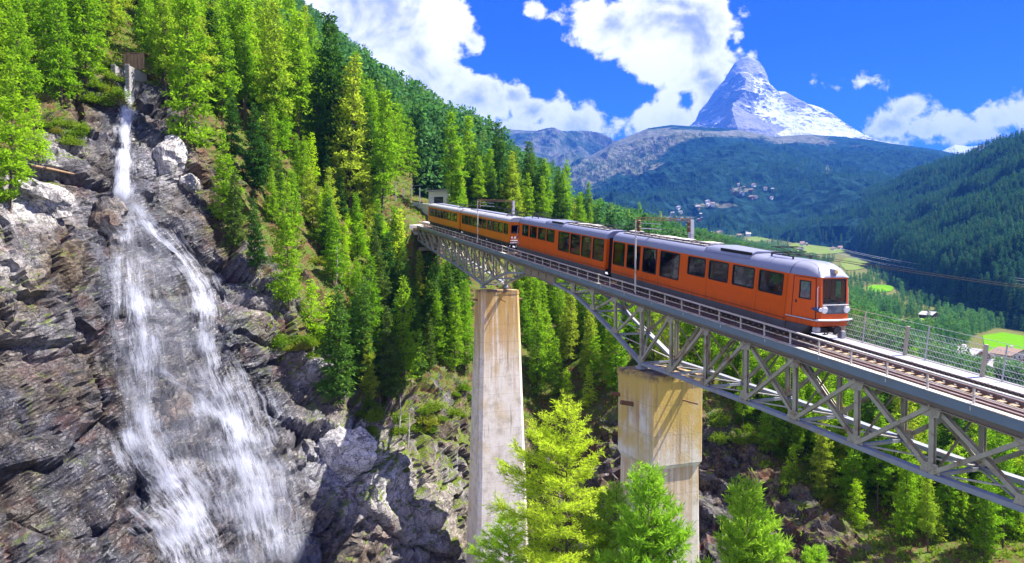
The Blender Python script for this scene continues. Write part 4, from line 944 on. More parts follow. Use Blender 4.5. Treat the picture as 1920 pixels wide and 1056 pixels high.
def modern_car(x0, x1, cx, tall, short, label, cab_at, hood, panto):
    """x0..x1 body ends in track coordinates, cab_at = +1 (downhill end) or -1"""
    car = tag(empty('railcar', mat=car_matrix(cx)), label, 'railcar', 'orange rack railway railcars crossing the bridge')
    a, b_ = x0 - cx, x1 - cx
    wins = sorted([(p - cx, q - cx, 1.36, 2.96) for p, q in tall] + [(p - cx, q - cx, 1.90, 2.95) for p, q in short])
    m_ = MB(); Z0, Z1 = .72, 3.05
    for y, th in ((-HW, .05), (HW - .05, .05)): side_skin(m_, a, b_, Z0, Z1, wins, y, th)
    m_.box(a, b_, -HW + .052, HW - .052, .86, .93)
    for e in (a, b_ - .05):
        if (e > 0) != (cab_at > 0):
            m_.box(e, e + .05, -HW + .052, -.45, .93, Z1); m_.box(e, e + .05, .45, HW - .052, .93, Z1); m_.box(e, e + .05, -.45, .45, 2.75, Z1)
    m_.build('body', MAT['orange_paint'], car)
    for w in wins:
        window(car, *w, -HW, -1, r=.12); window(car, *w, HW, 1, r=.12)
    for k, x in enumerate([w[0] - .14 for w in wins][1::2] + [b_ - .12]):
        MB().box(x - .006, x + .006, -HW - .004, -HW - .0005, Z0 + .02, Z1 - .03).build('panel_seam', MAT['dark_rubber'], car)
    MB().box(a + .02, b_ - .02, -HW - .012, -HW - .0005, Z0 + .13, Z0 + .155).build('waist_trim', MAT['dark_rubber'], car)
    rp = roof_prof()
    m_ = MB(); m_.rings([[(x, p[0], p[1]) for p in rp] for x in np.linspace(a, b_, 6)], True, True, False)
    for x in np.linspace(a, b_, 5)[1:-1]: m_.rings([[(x + dd, p[0] * 1.004, p[1] + .004) for p in rp] for dd in (-.02, .02)], False, False, False)
    m_.build('roof', MAT['roof_paint'], car, smooth=True)
    MB().box(a + .05, b_ - .05, -HW + .06, HW - .06, 2.96, 3.0).build('ceiling', MAT['inside_grey'], car)
    sk = MB()
    for y in (-HW - .005, HW - .035): sk.hexa([(a + .1, y + .05, .30), (b_ - .1, y + .05, .30), (b_ - .1, y + .09, .30), (a + .1, y + .09, .30), (a, y, .718), (b_, y, .718), (b_, y + .04, .718), (a, y + .04, .718)])
    sk.build('skirt', MAT['skirt_paint'], car)
    # roof equipment: raised hood with a dark slot, planks, pantograph
    h0, h1 = hood[0] - cx, hood[1] - cx; d_ = 1 if h1 > h0 else -1
    m_ = MB(); pr = lambda s, tz: [(-1.16, 3.40), (-1.02, 3.66 + tz), (-.7, 3.80 + tz), (.7, 3.80 + tz), (1.02, 3.66 + tz), (1.16, 3.40)]
    m_.rings([[(h0, p[0], min(p[1], 3.62)) for p in pr(1, 0)], [(h0 + d_ * .45, p[0], p[1]) for p in pr(1, 0)], [(h1, p[0], p[1]) for p in pr(1, -.02)]])
    m_.build('roof_hood', MAT['roof_paint'], car, smooth=True)
    m_ = MB(); m_.box(min(h0 + d_ * 1.4, h1), max(h0 + d_ * 1.4, h1), -1.09, -.99, 3.57, 3.72); m_.build('air_grille', MAT['dark_rubber'], car)
    m_ = MB()
    lo_, hi_ = (a + .6, min(h0, h1) - .4) if cab_at > 0 else (max(h0, h1) + .4, b_ - .6)
    x = lo_
    while x < hi_ - .8:
        w = rng.uniform(.7, 1.5); m_.box(x, min(x + w, hi_), rng.uniform(-.5, -.3), rng.uniform(.3, .6), 3.68, 3.68 + rng.uniform(.06, .16)); x += w + rng.uniform(.05, .3)
    m_.box(lo_, hi_, -.78, -.58, 3.655, 3.70); m_.build('roof_equipment', MAT['roof_dust'], car, bevel=.01, seg=1)
    m_ = MB()
    for y in (-.66, -.2, .25): m_.tube([(lo_ - .3, y, 3.76), (hi_ + .3, y, 3.78)], .022, 6)
    for x in np.arange(lo_, hi_, .9): m_.box(x, x + .06, -.72, .3, 3.70, 3.775)
    m_.build('cable_duct', MAT['dark_steel'], car)
    pantograph(car, panto - cx, 3.66)
    bogie(car, a + 3.2); bogie(car, b_ - 3.2)
    seats(car, [x for x in np.arange(a + 1.2, b_ - 1.0, 1.75)])
    # gangway bellows at the inner end, cab at the outer end
    e = a if cab_at > 0 else b_; s = -1 if cab_at > 0 else 1
    m_ = MB()
    for k in range(4): m_.box(min(e + s * .005 + s * .1 * k, e + s * (.08 + .1 * k)), max(e + s * .005 + s * .1 * k, e + s * (.08 + .1 * k)), -HW + .25 + .06 * (k % 2), HW - .25 - .06 * (k % 2), .55, 3.15 - .05 * (k % 2))
    m_.build('gangway_bellows', MAT['dark_rubber'], car)
    cab(car, b_ if cab_at > 0 else a, cab_at)
    return car

def cab(car, xb, s):
    """tapered driver's cab: chamfered sides with a door, windscreen, lamps, bumper"""
    X = lambda d: xb + s * d                                        # distance ahead of the body end
    fx = lambda z: 1.50 + (3.1 - z) * .13                          # front face leans out below
    N = -1                                                         # near side is -y for both cars
    hw = .80
    def facet(side, pts):                                          # pts (t along facet 0..1, z) -> 3D on chamfered side wall
        o = []
        for t_, z in pts: o.append((X(fx(z) * t_), side * (HW + (hw - HW) * t_), z))
        return o
    b = MB()
    def slab(side, t0, t1, z0, z1, th=.06):
        f = facet(side, [(t0, z0), (t1, z0), (t1, z1), (t0, z1)]); nrm = np.array([s * .26, side * .965, 0]) * th
        g = [tuple(np.array(p) - nrm) for p in f]; b.hexa([g[0], g[1], f[1], f[0], g[3], g[2], f[2], f[3]])
    for side in (-1, 1):
        slab(side, 0, .14, 1.06, 3.05); slab(side, .86, 1, 1.06, 3.05); slab(side, .14, .86, 2.98, 3.05)
    def fslab(y0, y1, z0, z1, th=.06): b.hexa([(X(fx(z) - d), y, z) for z, ring in ((z0, 0), (z1, 0)) for (y, d) in ((y0, 0), (y1, 0), (y1, th), (y0, th))])
    fslab(-hw, -hw + .11, 1.06, 3.05); fslab(hw - .09, hw, 1.06, 3.05); fslab(-hw + .11, hw - .09, 2.98, 3.05); fslab(-hw + .11, hw - .09, 1.06, 1.36)
    b.box(min(X(.02), X(1.45)), max(X(.02), X(1.45)), -.72, .72, .92, .99)
    shell = b.build('cab_shell', MAT['orange_paint'], car)
    # lower box with a bright step along its top edge
    b = MB(); lo = [(-HW - .0, 0), (-hw - .16, 1.62), (hw + .16, 1.62), (HW, 0)]
    b.rings([[(X(t_), y, z) for y, t_ in lo] for z in (.74, 1.02)]); b.build('front_beam', MAT['orange_paint'], car, bevel=.03)
    b = MB(); b.rings([[(X(t_), y * k, z) for y, t_ in lo] for z, k in ((1.023, 1.035), (1.055, 1.035))]); b.build('step_trim', MAT['chrome_paint'], car)
    b = MB(); b.tube([(X(1.72), -hw - .28, 1.09), (X(1.86), -hw + .1, 1.09), (X(1.90), 0, 1.09), (X(1.86), hw - .1, 1.09), (X(1.72), hw + .28, 1.09)], .05, 8)
    for y in (-.6, .6): b.bar((X(1.5), y, 1.09), (X(1.86), y, 1.09), .08, .05)
    b.build('bumper', MAT['chrome_paint'], car, smooth=True)
    b = MB(); b.rings([[(X(t_), y * .96, z) for y, t_ in [(-HW, -.1), (-hw - .3, 1.3 - .5 * k), (hw + .3, 1.3 - .5 * k), (HW, -.1)]] for z, k in ((.30, .8), (.735, 0))]); b.build('cab_skirt', MAT['skirt_paint'], car, bevel=.03)
    # doors, near side with window
    for side in (-1, 1):
        f = facet(side, [(.145, 1.065), (.855, 1.065), (.855, 2.975), (.145, 2.975)]); nn = np.array([s * .26, side * .965, 0])
        wz0, wz1, t0, t1 = 1.95, 2.82, .34, .70
        d = MB()
        def dp(ta, tb, za, zb, out=.0, th=.05):
            q = [np.array(p) + nn * out for p in facet(side, [(ta, za), (tb, za), (tb, zb), (ta, zb)])]; g = [p - nn * th for p in q]
            d.hexa([g[0], g[1], q[1], q[0], g[3], g[2], q[2], q[3]])
        dp(.165, t0, 1.08, 2.955, .012); dp(t1, .835, 1.08, 2.955, .012); dp(t0, t1, 1.08, wz0, .012); dp(t0, t1, wz1, 2.955, .012)
        door = d.build('door', MAT['orange_paint'], car)
        d = MB(); dp(.14, .163, 1.065, 2.975, .006); dp(.837, .86, 1.065, 2.975, .006); dp(.163, .837, 2.957, 2.975, .006); dp(.163, .837, 1.065, 1.078, .006)
        d.build('door_seal', MAT['dark_rubber'], door)
        d = MB(); dp(t0, t0 + .03, wz0, wz1, .022); dp(t1 - .03, t1, wz0, wz1, .022); dp(t0 + .03, t1 - .03, wz1 - .05, wz1, .022); dp(t0 + .03, t1 - .03, wz0, wz0 + .05, .022)
        fr = d.build('door_window', MAT['dark_rubber'], door)
        d = MB(); q = facet(side, [(t0, wz0), (t1, wz0), (t1, wz1), (t0, wz1)]); d.quad(*q); d.build('pane', MAT['window_glass'], fr)
        d = MB(); dp(.25, .29, 1.72, 1.86, .04, .03); d.build('handle', MAT['dark_rubber'], door)
        d = MB(); q = [tuple(np.array(facet(side, [(.93, z)])[0]) + nn * o_) for z, o_ in ((1.55, .01), (1.62, .09), (2.55, .09), (2.62, .01))]; d.tube(q, .018, 6); d.build('grab_rail', MAT['chrome_paint'], car, smooth=True)
    # windscreen
    def F(y, z, o_=0): return (X(fx(z) + o_), y, z)
    ys, ye, za, zb = -hw + .11, hw - .09, 1.86, 2.98
    out = rrect(ys, ye, za, zb, .02); inn = rrect(ys + .05, ye - .05, za + .05, zb - .05, .10)
    d = MB(); d.rings([[F(p[0], p[1], .0) for p in out], [F(p[0], p[1], .012) for p in out], [F(p[0], p[1], .012) for p in inn], [F(p[0], p[1], -.04) for p in inn]], False, False)
    ws = d.build('windscreen', MAT['dark_rubber'], car)
    d = MB(); d.quad(*[F(p[0], p[1], -.015) for p in rrect(ys + .02, ye - .02, za + .02, zb - .02, .10)]); d.build('pane', MAT['windscreen_glass'], ws)
    d = MB(); d.bar(F(.25, 1.84, .05), F(-.35, 2.12, .035), .025, .02); d.bar(F(-.62, 2.02, .03), F(.05, 2.2, .03), .03, .015); d.tube([F(.25, 1.84, .0), F(.25, 1.84, .07)], .03, 8); d.build('wiper', MAT['dark_rubber'], ws)
    d = MB(); d.hexa([F(y, z, o_) for z in (1.37, 1.855) for (y, o_) in ((ys, .004), (ye, .004), (ye, -.05), (ys, -.05))]); d.build('front_panel', MAT['skirt_paint'], car)
    d = MB(); d.tube([F(-hw + .02, 1.79, .07), F(hw - .02, 1.79, .07)], .018, 6); d.build('front_rail', MAT['chrome_paint'], car)
    d = MB(); d.box(min(X(.9), X(1.3)), max(X(.9), X(1.3)), -.7, .7, 1.5, 1.92); d.build('driver_desk', MAT['dark_rubber'], car)
    for y in (-hw + .17, hw - .10):
        d = MB(); d.rings([[(X(fx(1.55) + xo), y + r_ * math.cos(th), 1.56 + r_ * math.sin(th)) for th in np.linspace(0, 2 * math.pi, 17)[:-1]] for xo, r_ in ((.002, .15), (.06, .15), (.09, .12))]); hl = d.build('headlight', MAT['lamp_glass'], car, smooth=True)
        d = MB(); d.rings([[(X(fx(1.55) + xo), y + r_ * math.cos(th), 1.56 + r_ * math.sin(th)) for th in np.linspace(0, 2 * math.pi, 17)[:-1]] for xo, r_ in ((.001, .175), (.05, .175), (.05, .152), (.001, .152))], False, False); d.build('bezel', MAT['chrome_paint'], hl)
    for side in (-1, 1):                                            # dark lamp housing running back along the chamfer
        q = [np.array(p) for p in facet(side, [(.72, 1.56), (.86, 1.56), (.99, 1.56)])]; nn = np.array([s * .26, side * .965, 0])
        d = MB(); d.rings([[tuple(c_ + nn * .02 + np.array([0, 0, w_ * math.sin(th)]) + nn * w_ * .6 * math.cos(th)) for th in np.linspace(0, 2 * math.pi, 13)[:-1]] for c_, w_ in zip(q, (.02, .10, .14))]); h_ = d.build('lamp_housing', MAT['seat_blue'], car, smooth=True)
        d = MB(); e_ = q[2] + nn * .03; d.tube([e_, e_ + np.array([s * .05, 0, 0])], [.10, .08], 12); d.build('lens', MAT['lamp_glass'], h_, smooth=True)
    # visor roof
    rings_ = []
    for t_, k, w_ in ((0, 1.0, 1.0), (.35, .985, .955), (.7, .92, .88), (1.05, .74, .80), (1.32, .46, .735), (1.5, .16, .69), (1.56, .02, .68)):
        pr = roof_prof(k, HW * w_); rings_.append([(X(t_), p[0], p[1]) for p in pr])
    d = MB(); d.rings(rings_, False, True, False); d.build('visor', MAT['roof_paint'], car, smooth=True)
    d = MB(); d.rings([[(X(.005), p[0] * 1.006, p[1] + .004) for p in roof_prof()], [(X(.035), p[0] * 1.002, p[1] + .004) for p in roof_prof()]], False, False, False); d.build('roof_seam', MAT['dark_rubber'], car)
    d = MB(); d.hexa([(X(a_), y, z) for z, w_ in ((3.2, .13), (3.42, .10)) for a_, y in ((1.0, -w_), (1.55, -w_), (1.55, w_), (1.0, w_))]); tl = d.build('top_lamp', MAT['roof_paint'], car, bevel=.02)
    d = MB(); d.tube([(X(1.552), 0, 3.31), (X(1.60), 0, 3.31)], [.085, .075], 14); d.build('lens', MAT['amber_lamp'], tl, smooth=True)
    # coupling gear and rail guard
    d = MB(); d.box(min(X(1.0), X(1.5)), max(X(1.0), X(1.5)), -.75, .75, .42, .66); d.tube([(X(1.4), 0, .62), (X(1.95), 0, .62)], [.10, .16], 10)
    for y in (-.35, .3): d.tube([(X(1.5), y, .62)] + [(X(1.65 + .12 * math.sin(k)), y + .1 * math.cos(k), .45 - .02 * k) for k in range(6)] + [(X(1.5), y + .2, .5)], .03, 6)
    d.build('coupling', MAT['dark_steel'], car)
    for y in (-.85, .72): MB().box(min(X(1.45), X(1.72)), max(X(1.45), X(1.72)), y - .14, y + .14, .14 if y > 0 else .5, .5 if y > 0 else .73).build('rail_guard', MAT['galvanised'], car, bevel=.03)

tallA = [(4.21, 5.84), (6.17, 7.9), (8.27, 9.96), (10.37, 12.5)]; shortA = [(13.37, 15.08), (15.42, 17.12), (17.5, 19.23), (19.59, 21.31)]
carA = modern_car(4.05, 21.7, 12.9, tallA, shortA, 'front orange railcar with grey visor roof and wide windscreen at the downhill end', +1, (14.7, 18.6), 20.3)
tallB = [(-5.5, -3.34), (-3.07, -1.28), (-1.02, .64), (.95, 2.72)]; shortB = [(-14.08, -12.48), (-12.09, -10.42), (-10.08, -8.36), (-8.08, -6.37)]
carB = modern_car(-14.75, 3.1, -5.8, tallB, shortB, 'second orange railcar with grey roof coupled behind the front one', -1, (-8.8, -5.2), -12.6)

def old_car(x0, x1, cx, wins, label, front):
    car = tag(empty('railcar', mat=car_matrix(cx)), label, 'railcar', 'orange rack railway railcars crossing the bridge')
    a, b_ = x0 - cx, x1 - cx; Z0, Z1 = .82, 2.95
    ws = [(p - cx, q - cx, 1.66, 2.72) for p, q in wins]
    m_ = MB()
    for y in (-HW, HW - .05): side_skin(m_, a, b_, Z0, Z1, ws, y)
    m_.box(a, b_, -HW + .052, HW - .052, .9, .96)
    fr = [(-1.0, -.08, 1.78, 2.62), (.08, 1.0, 1.78, 2.62)]
    for e in (a, b_):
        s = 1 if e > 0 else -1; o = []
        q = MB(); side_skin(q, -HW + .052, HW - .052, Z0, Z1, fr, 0, .05)
        for p in q.v: o.append((e - s * p[1] * 1.0, p[0], p[2]))
        base = len(m_.v); m_.v += o; m_.f += [tuple(base + i for i in f) for f in q.f]
    m_.build('body', MAT['old_orange_paint'], car)
    for w in ws: window(car, *w, -HW, -1, bar=True, r=.07); window(car, *w, HW, 1, bar=True, r=.07)
    for (p, q, c, d) in fr:
        m_ = MB(); x = b_ + .004
        for (y0, y1, z0, z1) in ((p, p + .05, c, d), (q - .05, q, c, d), (p + .05, q - .05, c, c + .05), (p + .05, q - .05, d - .05, d)): m_.box(x - .05, x + .012, y0, y1, z0, z1)
        w = m_.build('window', MAT['dark_rubber'], car)
        MB().quad((x - .02, p + .03, c + .03), (x - .02, q - .03, c + .03), (x - .02, q - .03, d - .03), (x - .02, p + .03, d - .03)).build('pane', MAT['window_glass'], w)
    rp = roof_prof(1, HW + .01, 2.95, 3.42)
    m_ = MB(); m_.rings([[(x, p[0], p[1]) for p in rp] for x in np.linspace(a - .02, b_ + .02, 6)], True, True, False); m_.build('roof', MAT['old_roof_paint'], car, smooth=True)
    MB().box(a + .06, b_ - .06, -HW + .06, HW - .06, 2.9, 2.945).build('ceiling', MAT['inside_grey'], car)
    m_ = MB(); m_.box(a + 1.2, b_ - 3, -.35, .65, 3.41, 3.52); m_.build('roof_walkway', MAT['roof_paint'], car)
    pantograph(car, b_ - 1.9, 3.42)
    m_ = MB(); m_.box(a + .3, b_ - .3, -HW + .12, HW - .12, .5, .78)
    for k in np.arange(a + 1, b_ - 1, 1.6): m_.box(k, k + rng.uniform(.5, 1.2), -HW + .06, -HW + .3, rng.uniform(.28, .4), .62)
    m_.build('underframe', MAT['dark_steel'], car)
    bogie(car, a + 3); bogie(car, b_ - 3); seats(car, np.arange(a + 1.2, b_ - 1.5, 1.75), .96)
    if front:
        x = b_
        for y, mt in ((-.88, 'lamp_glass'), (-.55, 'lamp_glass'), (.55, 'lamp_glass'), (.88, 'red_lamp')):
            MB().tube([(x + .002, y, 1.32), (x + .06, y, 1.32)], [.12, .1], 14).build('headlight', MAT[mt], car, smooth=True)
        m_ = MB(); m_.tube([(x + .03, -1.05, 1.06), (x + .14, -.9, 1.06), (x + .14, .9, 1.06), (x + .03, 1.05, 1.06)], .045, 8)
        for y in (-.02, .42): m_.tube([(x + .01, y, 1.2), (x + .1, y, 1.24), (x + .1, y, 2.5), (x + .01, y, 2.55)], .025, 6)
        m_.build('grab_rail', MAT['chrome_paint'], car, smooth=True)
        MB().box(x + .003, x + .30, -1.1, 1.1, .70, .88).build('bumper', MAT['chrome_paint'], car, bevel=.03)
        m_ = MB(); m_.box(x + .002, x + .5, -.5, .5, .3, .62); m_.tube([(x + .4, 0, .6), (x + .9, 0, .6)], .12, 10); m_.build('coupling', MAT['dark_steel'], car)
    else:
        m_ = MB()
        for k in range(3): m_.box(b_ + .005 + .12 * k, b_ + .09 + .12 * k, -.8, .8, .6, 2.9)
        m_.build('gangway_bellows', MAT['dark_rubber'], car)
    return car
winC = [(-35.2, -34.15), (-34.0, -32.3), (-32.1, -30.55), (-30.37, -28.6), (-28.4, -26.95), (-26.79, -25.3), (-25.0, -23.4), (-23.2, -21.55), (-21.36, -19.8), (-19.5, -18.15)]
carC = old_car(-35.7, -17.9, -26.8, winC, 'third orange railcar, older and boxy, its flat lamp-lit front facing the newer cars', True)
winD = [(x, x + 1.5) for x in np.arange(-52.7, -37.9, 1.7)]
carD = old_car(-53.6, -36.3, -45, winD, 'rearmost orange railcar, older and boxy, at the far end of the bridge', False)

# people in the train: continuous seated or standing figures
cloth = {}
def cloth_mat(name, col): cloth[name] = simple(name, col, 0.85, 0, 0.1, 8.0)
cloth_mat('skin_tone', (0.55, 0.33, 0.23)); cloth_mat('hair_dark', (0.03, 0.02, 0.015)); cloth_mat('hair_fair', (0.42, 0.30, 0.14))
for n_, c_ in (('white_cloth', (0.72, 0.72, 0.72)), ('purple_cloth', (0.20, 0.06, 0.22)), ('red_cloth', (0.45, 0.04, 0.04)), ('navy_cloth', (0.03, 0.045, 0.12)), ('green_cloth', (0.06, 0.20, 0.08)), ('tan_cloth', (0.45, 0.32, 0.18))): cloth_mat(n_, c_)
def person_mesh(seated, shirt, arm_up=0.0):
    """one skinned body; faces above the collar get skin colour"""
    j = {}
    if seated: pel, kn, an, toe = (0, 0, .55), (.42, 0, .56), (.42, 0, .10), (.58, 0, .04)
    else: pel, kn, an, toe = (0, 0, .95), (.03, 0, .50), (0, 0, .09), (.16, 0, .03)
    z0 = pel[2]
    V_ = [pel, (0, 0, z0 + .25), (0, 0, z0 + .48), (.01, 0, z0 + .60), (.03, 0, z0 + .70), (.03, 0, z0 + .80)]; r = [.145, .13, .15, .055, .095, .085]
    E_ = [(0, 1), (1, 2), (2, 3), (3, 4), (4, 5)]
    for s in (-1, 1):
        i = len(V_)
        V_ += [(0, s * .19, z0 + .47), (.08, s * .25, z0 + .20), (.30, s * .20, z0 + .14 + arm_up), (.37, s * .18, z0 + .16 + arm_up)]; r += [.062, .048, .038, .042]; E_ += [(2, i), (i, i + 1), (i + 1, i + 2), (i + 2, i + 3)]
        i = len(V_)
        V_ += [(.02, s * .10, z0 - .03), (kn[0], s * .12, kn[2]), (an[0], s * .12, an[2]), (toe[0], s * .13, toe[2])]; r += [.095, .068, .045, .04]; E_ += [(0, i), (i, i + 1), (i + 1, i + 2), (i + 2, i + 3)]
    m = bpy.data.meshes.new('person'); m.from_pydata(V_, E_, []); o = bpy.data.objects.new('person_tmp', m); COL.objects.link(o)
    md = o.modifiers.new('skin', 'SKIN'); sv = m.skin_vertices[0].data
    for k, q in enumerate(r): sv[k].radius = (q, q)
    sv[0].use_root = True
    sb = o.modifiers.new('sub', 'SUBSURF'); sb.levels = sb.render_levels = 1
    dg = bpy.context.evaluated_depsgraph_get(); dg.update()
    me = bpy.data.meshes.new_from_object(o.evaluated_get(dg)); bpy.data.objects.remove(o); bpy.data.meshes.remove(m)
    me.materials.clear()
    for mt in (shirt, 'navy_cloth', 'skin_tone'): me.materials.append(MAT[mt])
    for p in me.polygons:
        c = p.center; p.use_smooth = True
        p.material_index = 2 if (c.z > z0 + .565 or (c.x > .27 and c.z > z0 + .05)) else (1 if c.z < z0 + .04 else 0)
    return me, z0
def person(car_x, v, zf, face, shirt, hair, label, seated=True, arm=0.0):
    me, z0 = person_mesh(seated, shirt, arm)
    M = car_matrix(car_x, v) @ Matrix.Translation((0, 0, zf)) @ Matrix.Rotation(face, 4, 'Z')
    o = tag(link('person', me), label, 'person'); o.matrix_world = M
    hb = MB()
    for k in range(5):
        pass
    rings_ = [[(.015 + rr * math.cos(th) * 1.05, rr * math.sin(th), z0 + zz_) for th in np.linspace(0, 2 * math.pi, 13)[:-1]] for rr, zz_ in ((.098, .77), (.108, .82), (.095, .87), (.055, .905), (.01, .915))]
    hb.rings(rings_, False, True); hb.build('hair', MAT[hair], o, smooth=True)
    return o
person(22.62, VC - .36, .99, 0, 'green_cloth', 'hair_dark', 'driver in a green top seated behind the front windscreen', True, .08)
person(-.3, VC - .75, .93, 0.4, 'white_cloth', 'hair_dark', 'passenger in white standing at a tall window of the second railcar', False, .15)
person(-4.4, VC - .7, .93, 2.6, 'white_cloth', 'hair_fair', 'fair haired passenger in white at the uphill tall window of the second railcar', False, .1)
person(5.3, VC - .75, .93, 0.3, 'navy_cloth', 'hair_fair', 'fair haired passenger in navy at the first tall window of the front railcar', False, .05)
person(9.3, VC - .7, .93, 3.0, 'purple_cloth', 'hair_dark', 'passenger in purple standing at the third tall window of the front railcar', False)
person(11.4, VC - .6, .85, 0.0, 'tan_cloth', 'hair_dark', 'seated passenger in tan at the widest window of the front railcar')
person(16.0, VC - .62, .88, 0.0, 'purple_cloth', 'hair_dark', 'seated passenger in purple at the second small window of the front railcar')
person(16.6, VC - .62, .88, math.pi, 'navy_cloth', 'hair_fair', 'fair haired seated passenger at the second small window of the front railcar')
person(18.2, VC - .62, .88, 0.0, 'white_cloth', 'hair_dark', 'seated passenger in white at the third small window of the front railcar')
person(20.4, VC - .62, .88, 0.0, 'navy_cloth', 'hair_dark', 'seated passenger in navy at the window next to the cab')

# ------------------------------------------------------------------ trees
def leaf_material(name, c0, c1, dry, trans=0.45):
    m, t_, b, out = new_mat(name); t_.n.remove(b)
    oi = t_.add('ShaderNodeObjectInfo').outputs['Random']; tc = t_.add('ShaderNodeTexCoord').outputs['Object']
    n = t_.noise(tc, 1.1, 4, 0.6); n2_ = t_.noise(tc, 7.0, 2, 0.6)
    f = t_.math('ADD', t_.math('MULTIPLY', oi, 0.6), t_.math('MULTIPLY', t_.math('SUBTRACT', n, 0.3), 0.9), clamp=True)
    c = t_.mix(f, c0, c1)
    c = t_.mix(t_.math('MULTIPLY', t_.smooth(n2_, 0.56, 0.72), 0.5), c, dry)
    c = t_.mix(t_.math('MULTIPLY', t_.smooth(oi, 0.80, 0.95), 0.45), c, dry)         # some trees are duller than their neighbours
    d = t_.add('ShaderNodeBsdfDiffuse'); t_.l.new(c, d.inputs[0]); tr = t_.add('ShaderNodeBsdfTranslucent'); t_.l.new(t_.mix(1.0, c, (1.25, 1.35, 0.6), 'MULTIPLY'), tr.inputs[0])
    mx = t_.add('ShaderNodeMixShader'); mx.inputs[0].default_value = trans
    t_.l.new(d.outputs[0], mx.inputs[1]); t_.l.new(tr.outputs[0], mx.inputs[2]); t_.l.new(mx.outputs[0], out.inputs[0])
leaf_material('larch_needles', (0.115, 0.275, 0.014), (0.30, 0.455, 0.028), (0.38, 0.36, 0.07), 0.5)
leaf_material('spruce_needles', (0.030, 0.100, 0.022), (0.11, 0.22, 0.028), (0.09, 0.11, 0.03), 0.3)
leaf_material('young_larch_needles', (0.27, 0.48, 0.014), (0.48, 0.64, 0.030), (0.50, 0.54, 0.08), 0.52)
leaf_material('stone_pine_needles', (0.19, 0.39, 0.03), (0.32, 0.50, 0.05), (0.38, 0.46, 0.10), 0.45)
leaf_material('far_haze_needles', (0.024, 0.095, 0.058), (0.080, 0.195, 0.085), (0.08, 0.10, 0.03), 0.3)  # blue of distant haze mixed into the needle colour
leaf_material('valley_needles', (0.045, 0.15, 0.07), (0.13, 0.29, 0.09), (0.14, 0.18, 0.06), 0.35)
leaf_material('shrub_leaves', (0.08, 0.19, 0.014), (0.22, 0.29, 0.03), (0.26, 0.17, 0.04), 0.4)
simple('bark', (0.085, 0.058, 0.042), 0.95, 0, 0.35, 4.0, 0.3, (0.13, 0.10, 0.08), streak=True)

def quads_along(Pc, Dn, Ln, Wd, r):
    """one thin leaf quad per point: centre start, direction, length, width, random roll"""
    n = len(Pc); Dn = Dn / (np.linalg.norm(Dn, axis=1, keepdims=True) + 1e-9)
    a = np.cross(Dn, r.normal(size=(n, 3))); a /= (np.linalg.norm(a, axis=1, keepdims=True) + 1e-9)
    e = Pc + Dn * Ln[:, None]; w = a * Wd[:, None] / 2; m_ = Pc + Dn * (Ln * .45)[:, None]
    V = np.stack([Pc, m_ + w, e, m_ - w], 1).reshape(-1, 3)
    return V
def sticks(p, q, r0, r1):
    """three-sided twigs"""
    n = len(p); d = q - p; d /= (np.linalg.norm(d, axis=1, keepdims=True) + 1e-9)
    a = np.cross(d, np.array([.3, .2, .93])); a /= (np.linalg.norm(a, axis=1, keepdims=True) + 1e-9); b_ = np.cross(d, a)
    ring = [(1, 0), (-.5, .866), (-.5, -.866)]
    V = np.stack([p + (a * x + b_ * y) * r0[:, None] for x, y in ring] + [q + (a * x + b_ * y) * r1[:, None] for x, y in ring], 1).reshape(-1, 3)
    base = np.arange(n)[:, None, None] * 6
    F = base + np.array([[0, 1, 4, 3], [1, 2, 5, 4], [2, 0, 3, 5]])[None]
    return V, F.reshape(-1, 4)
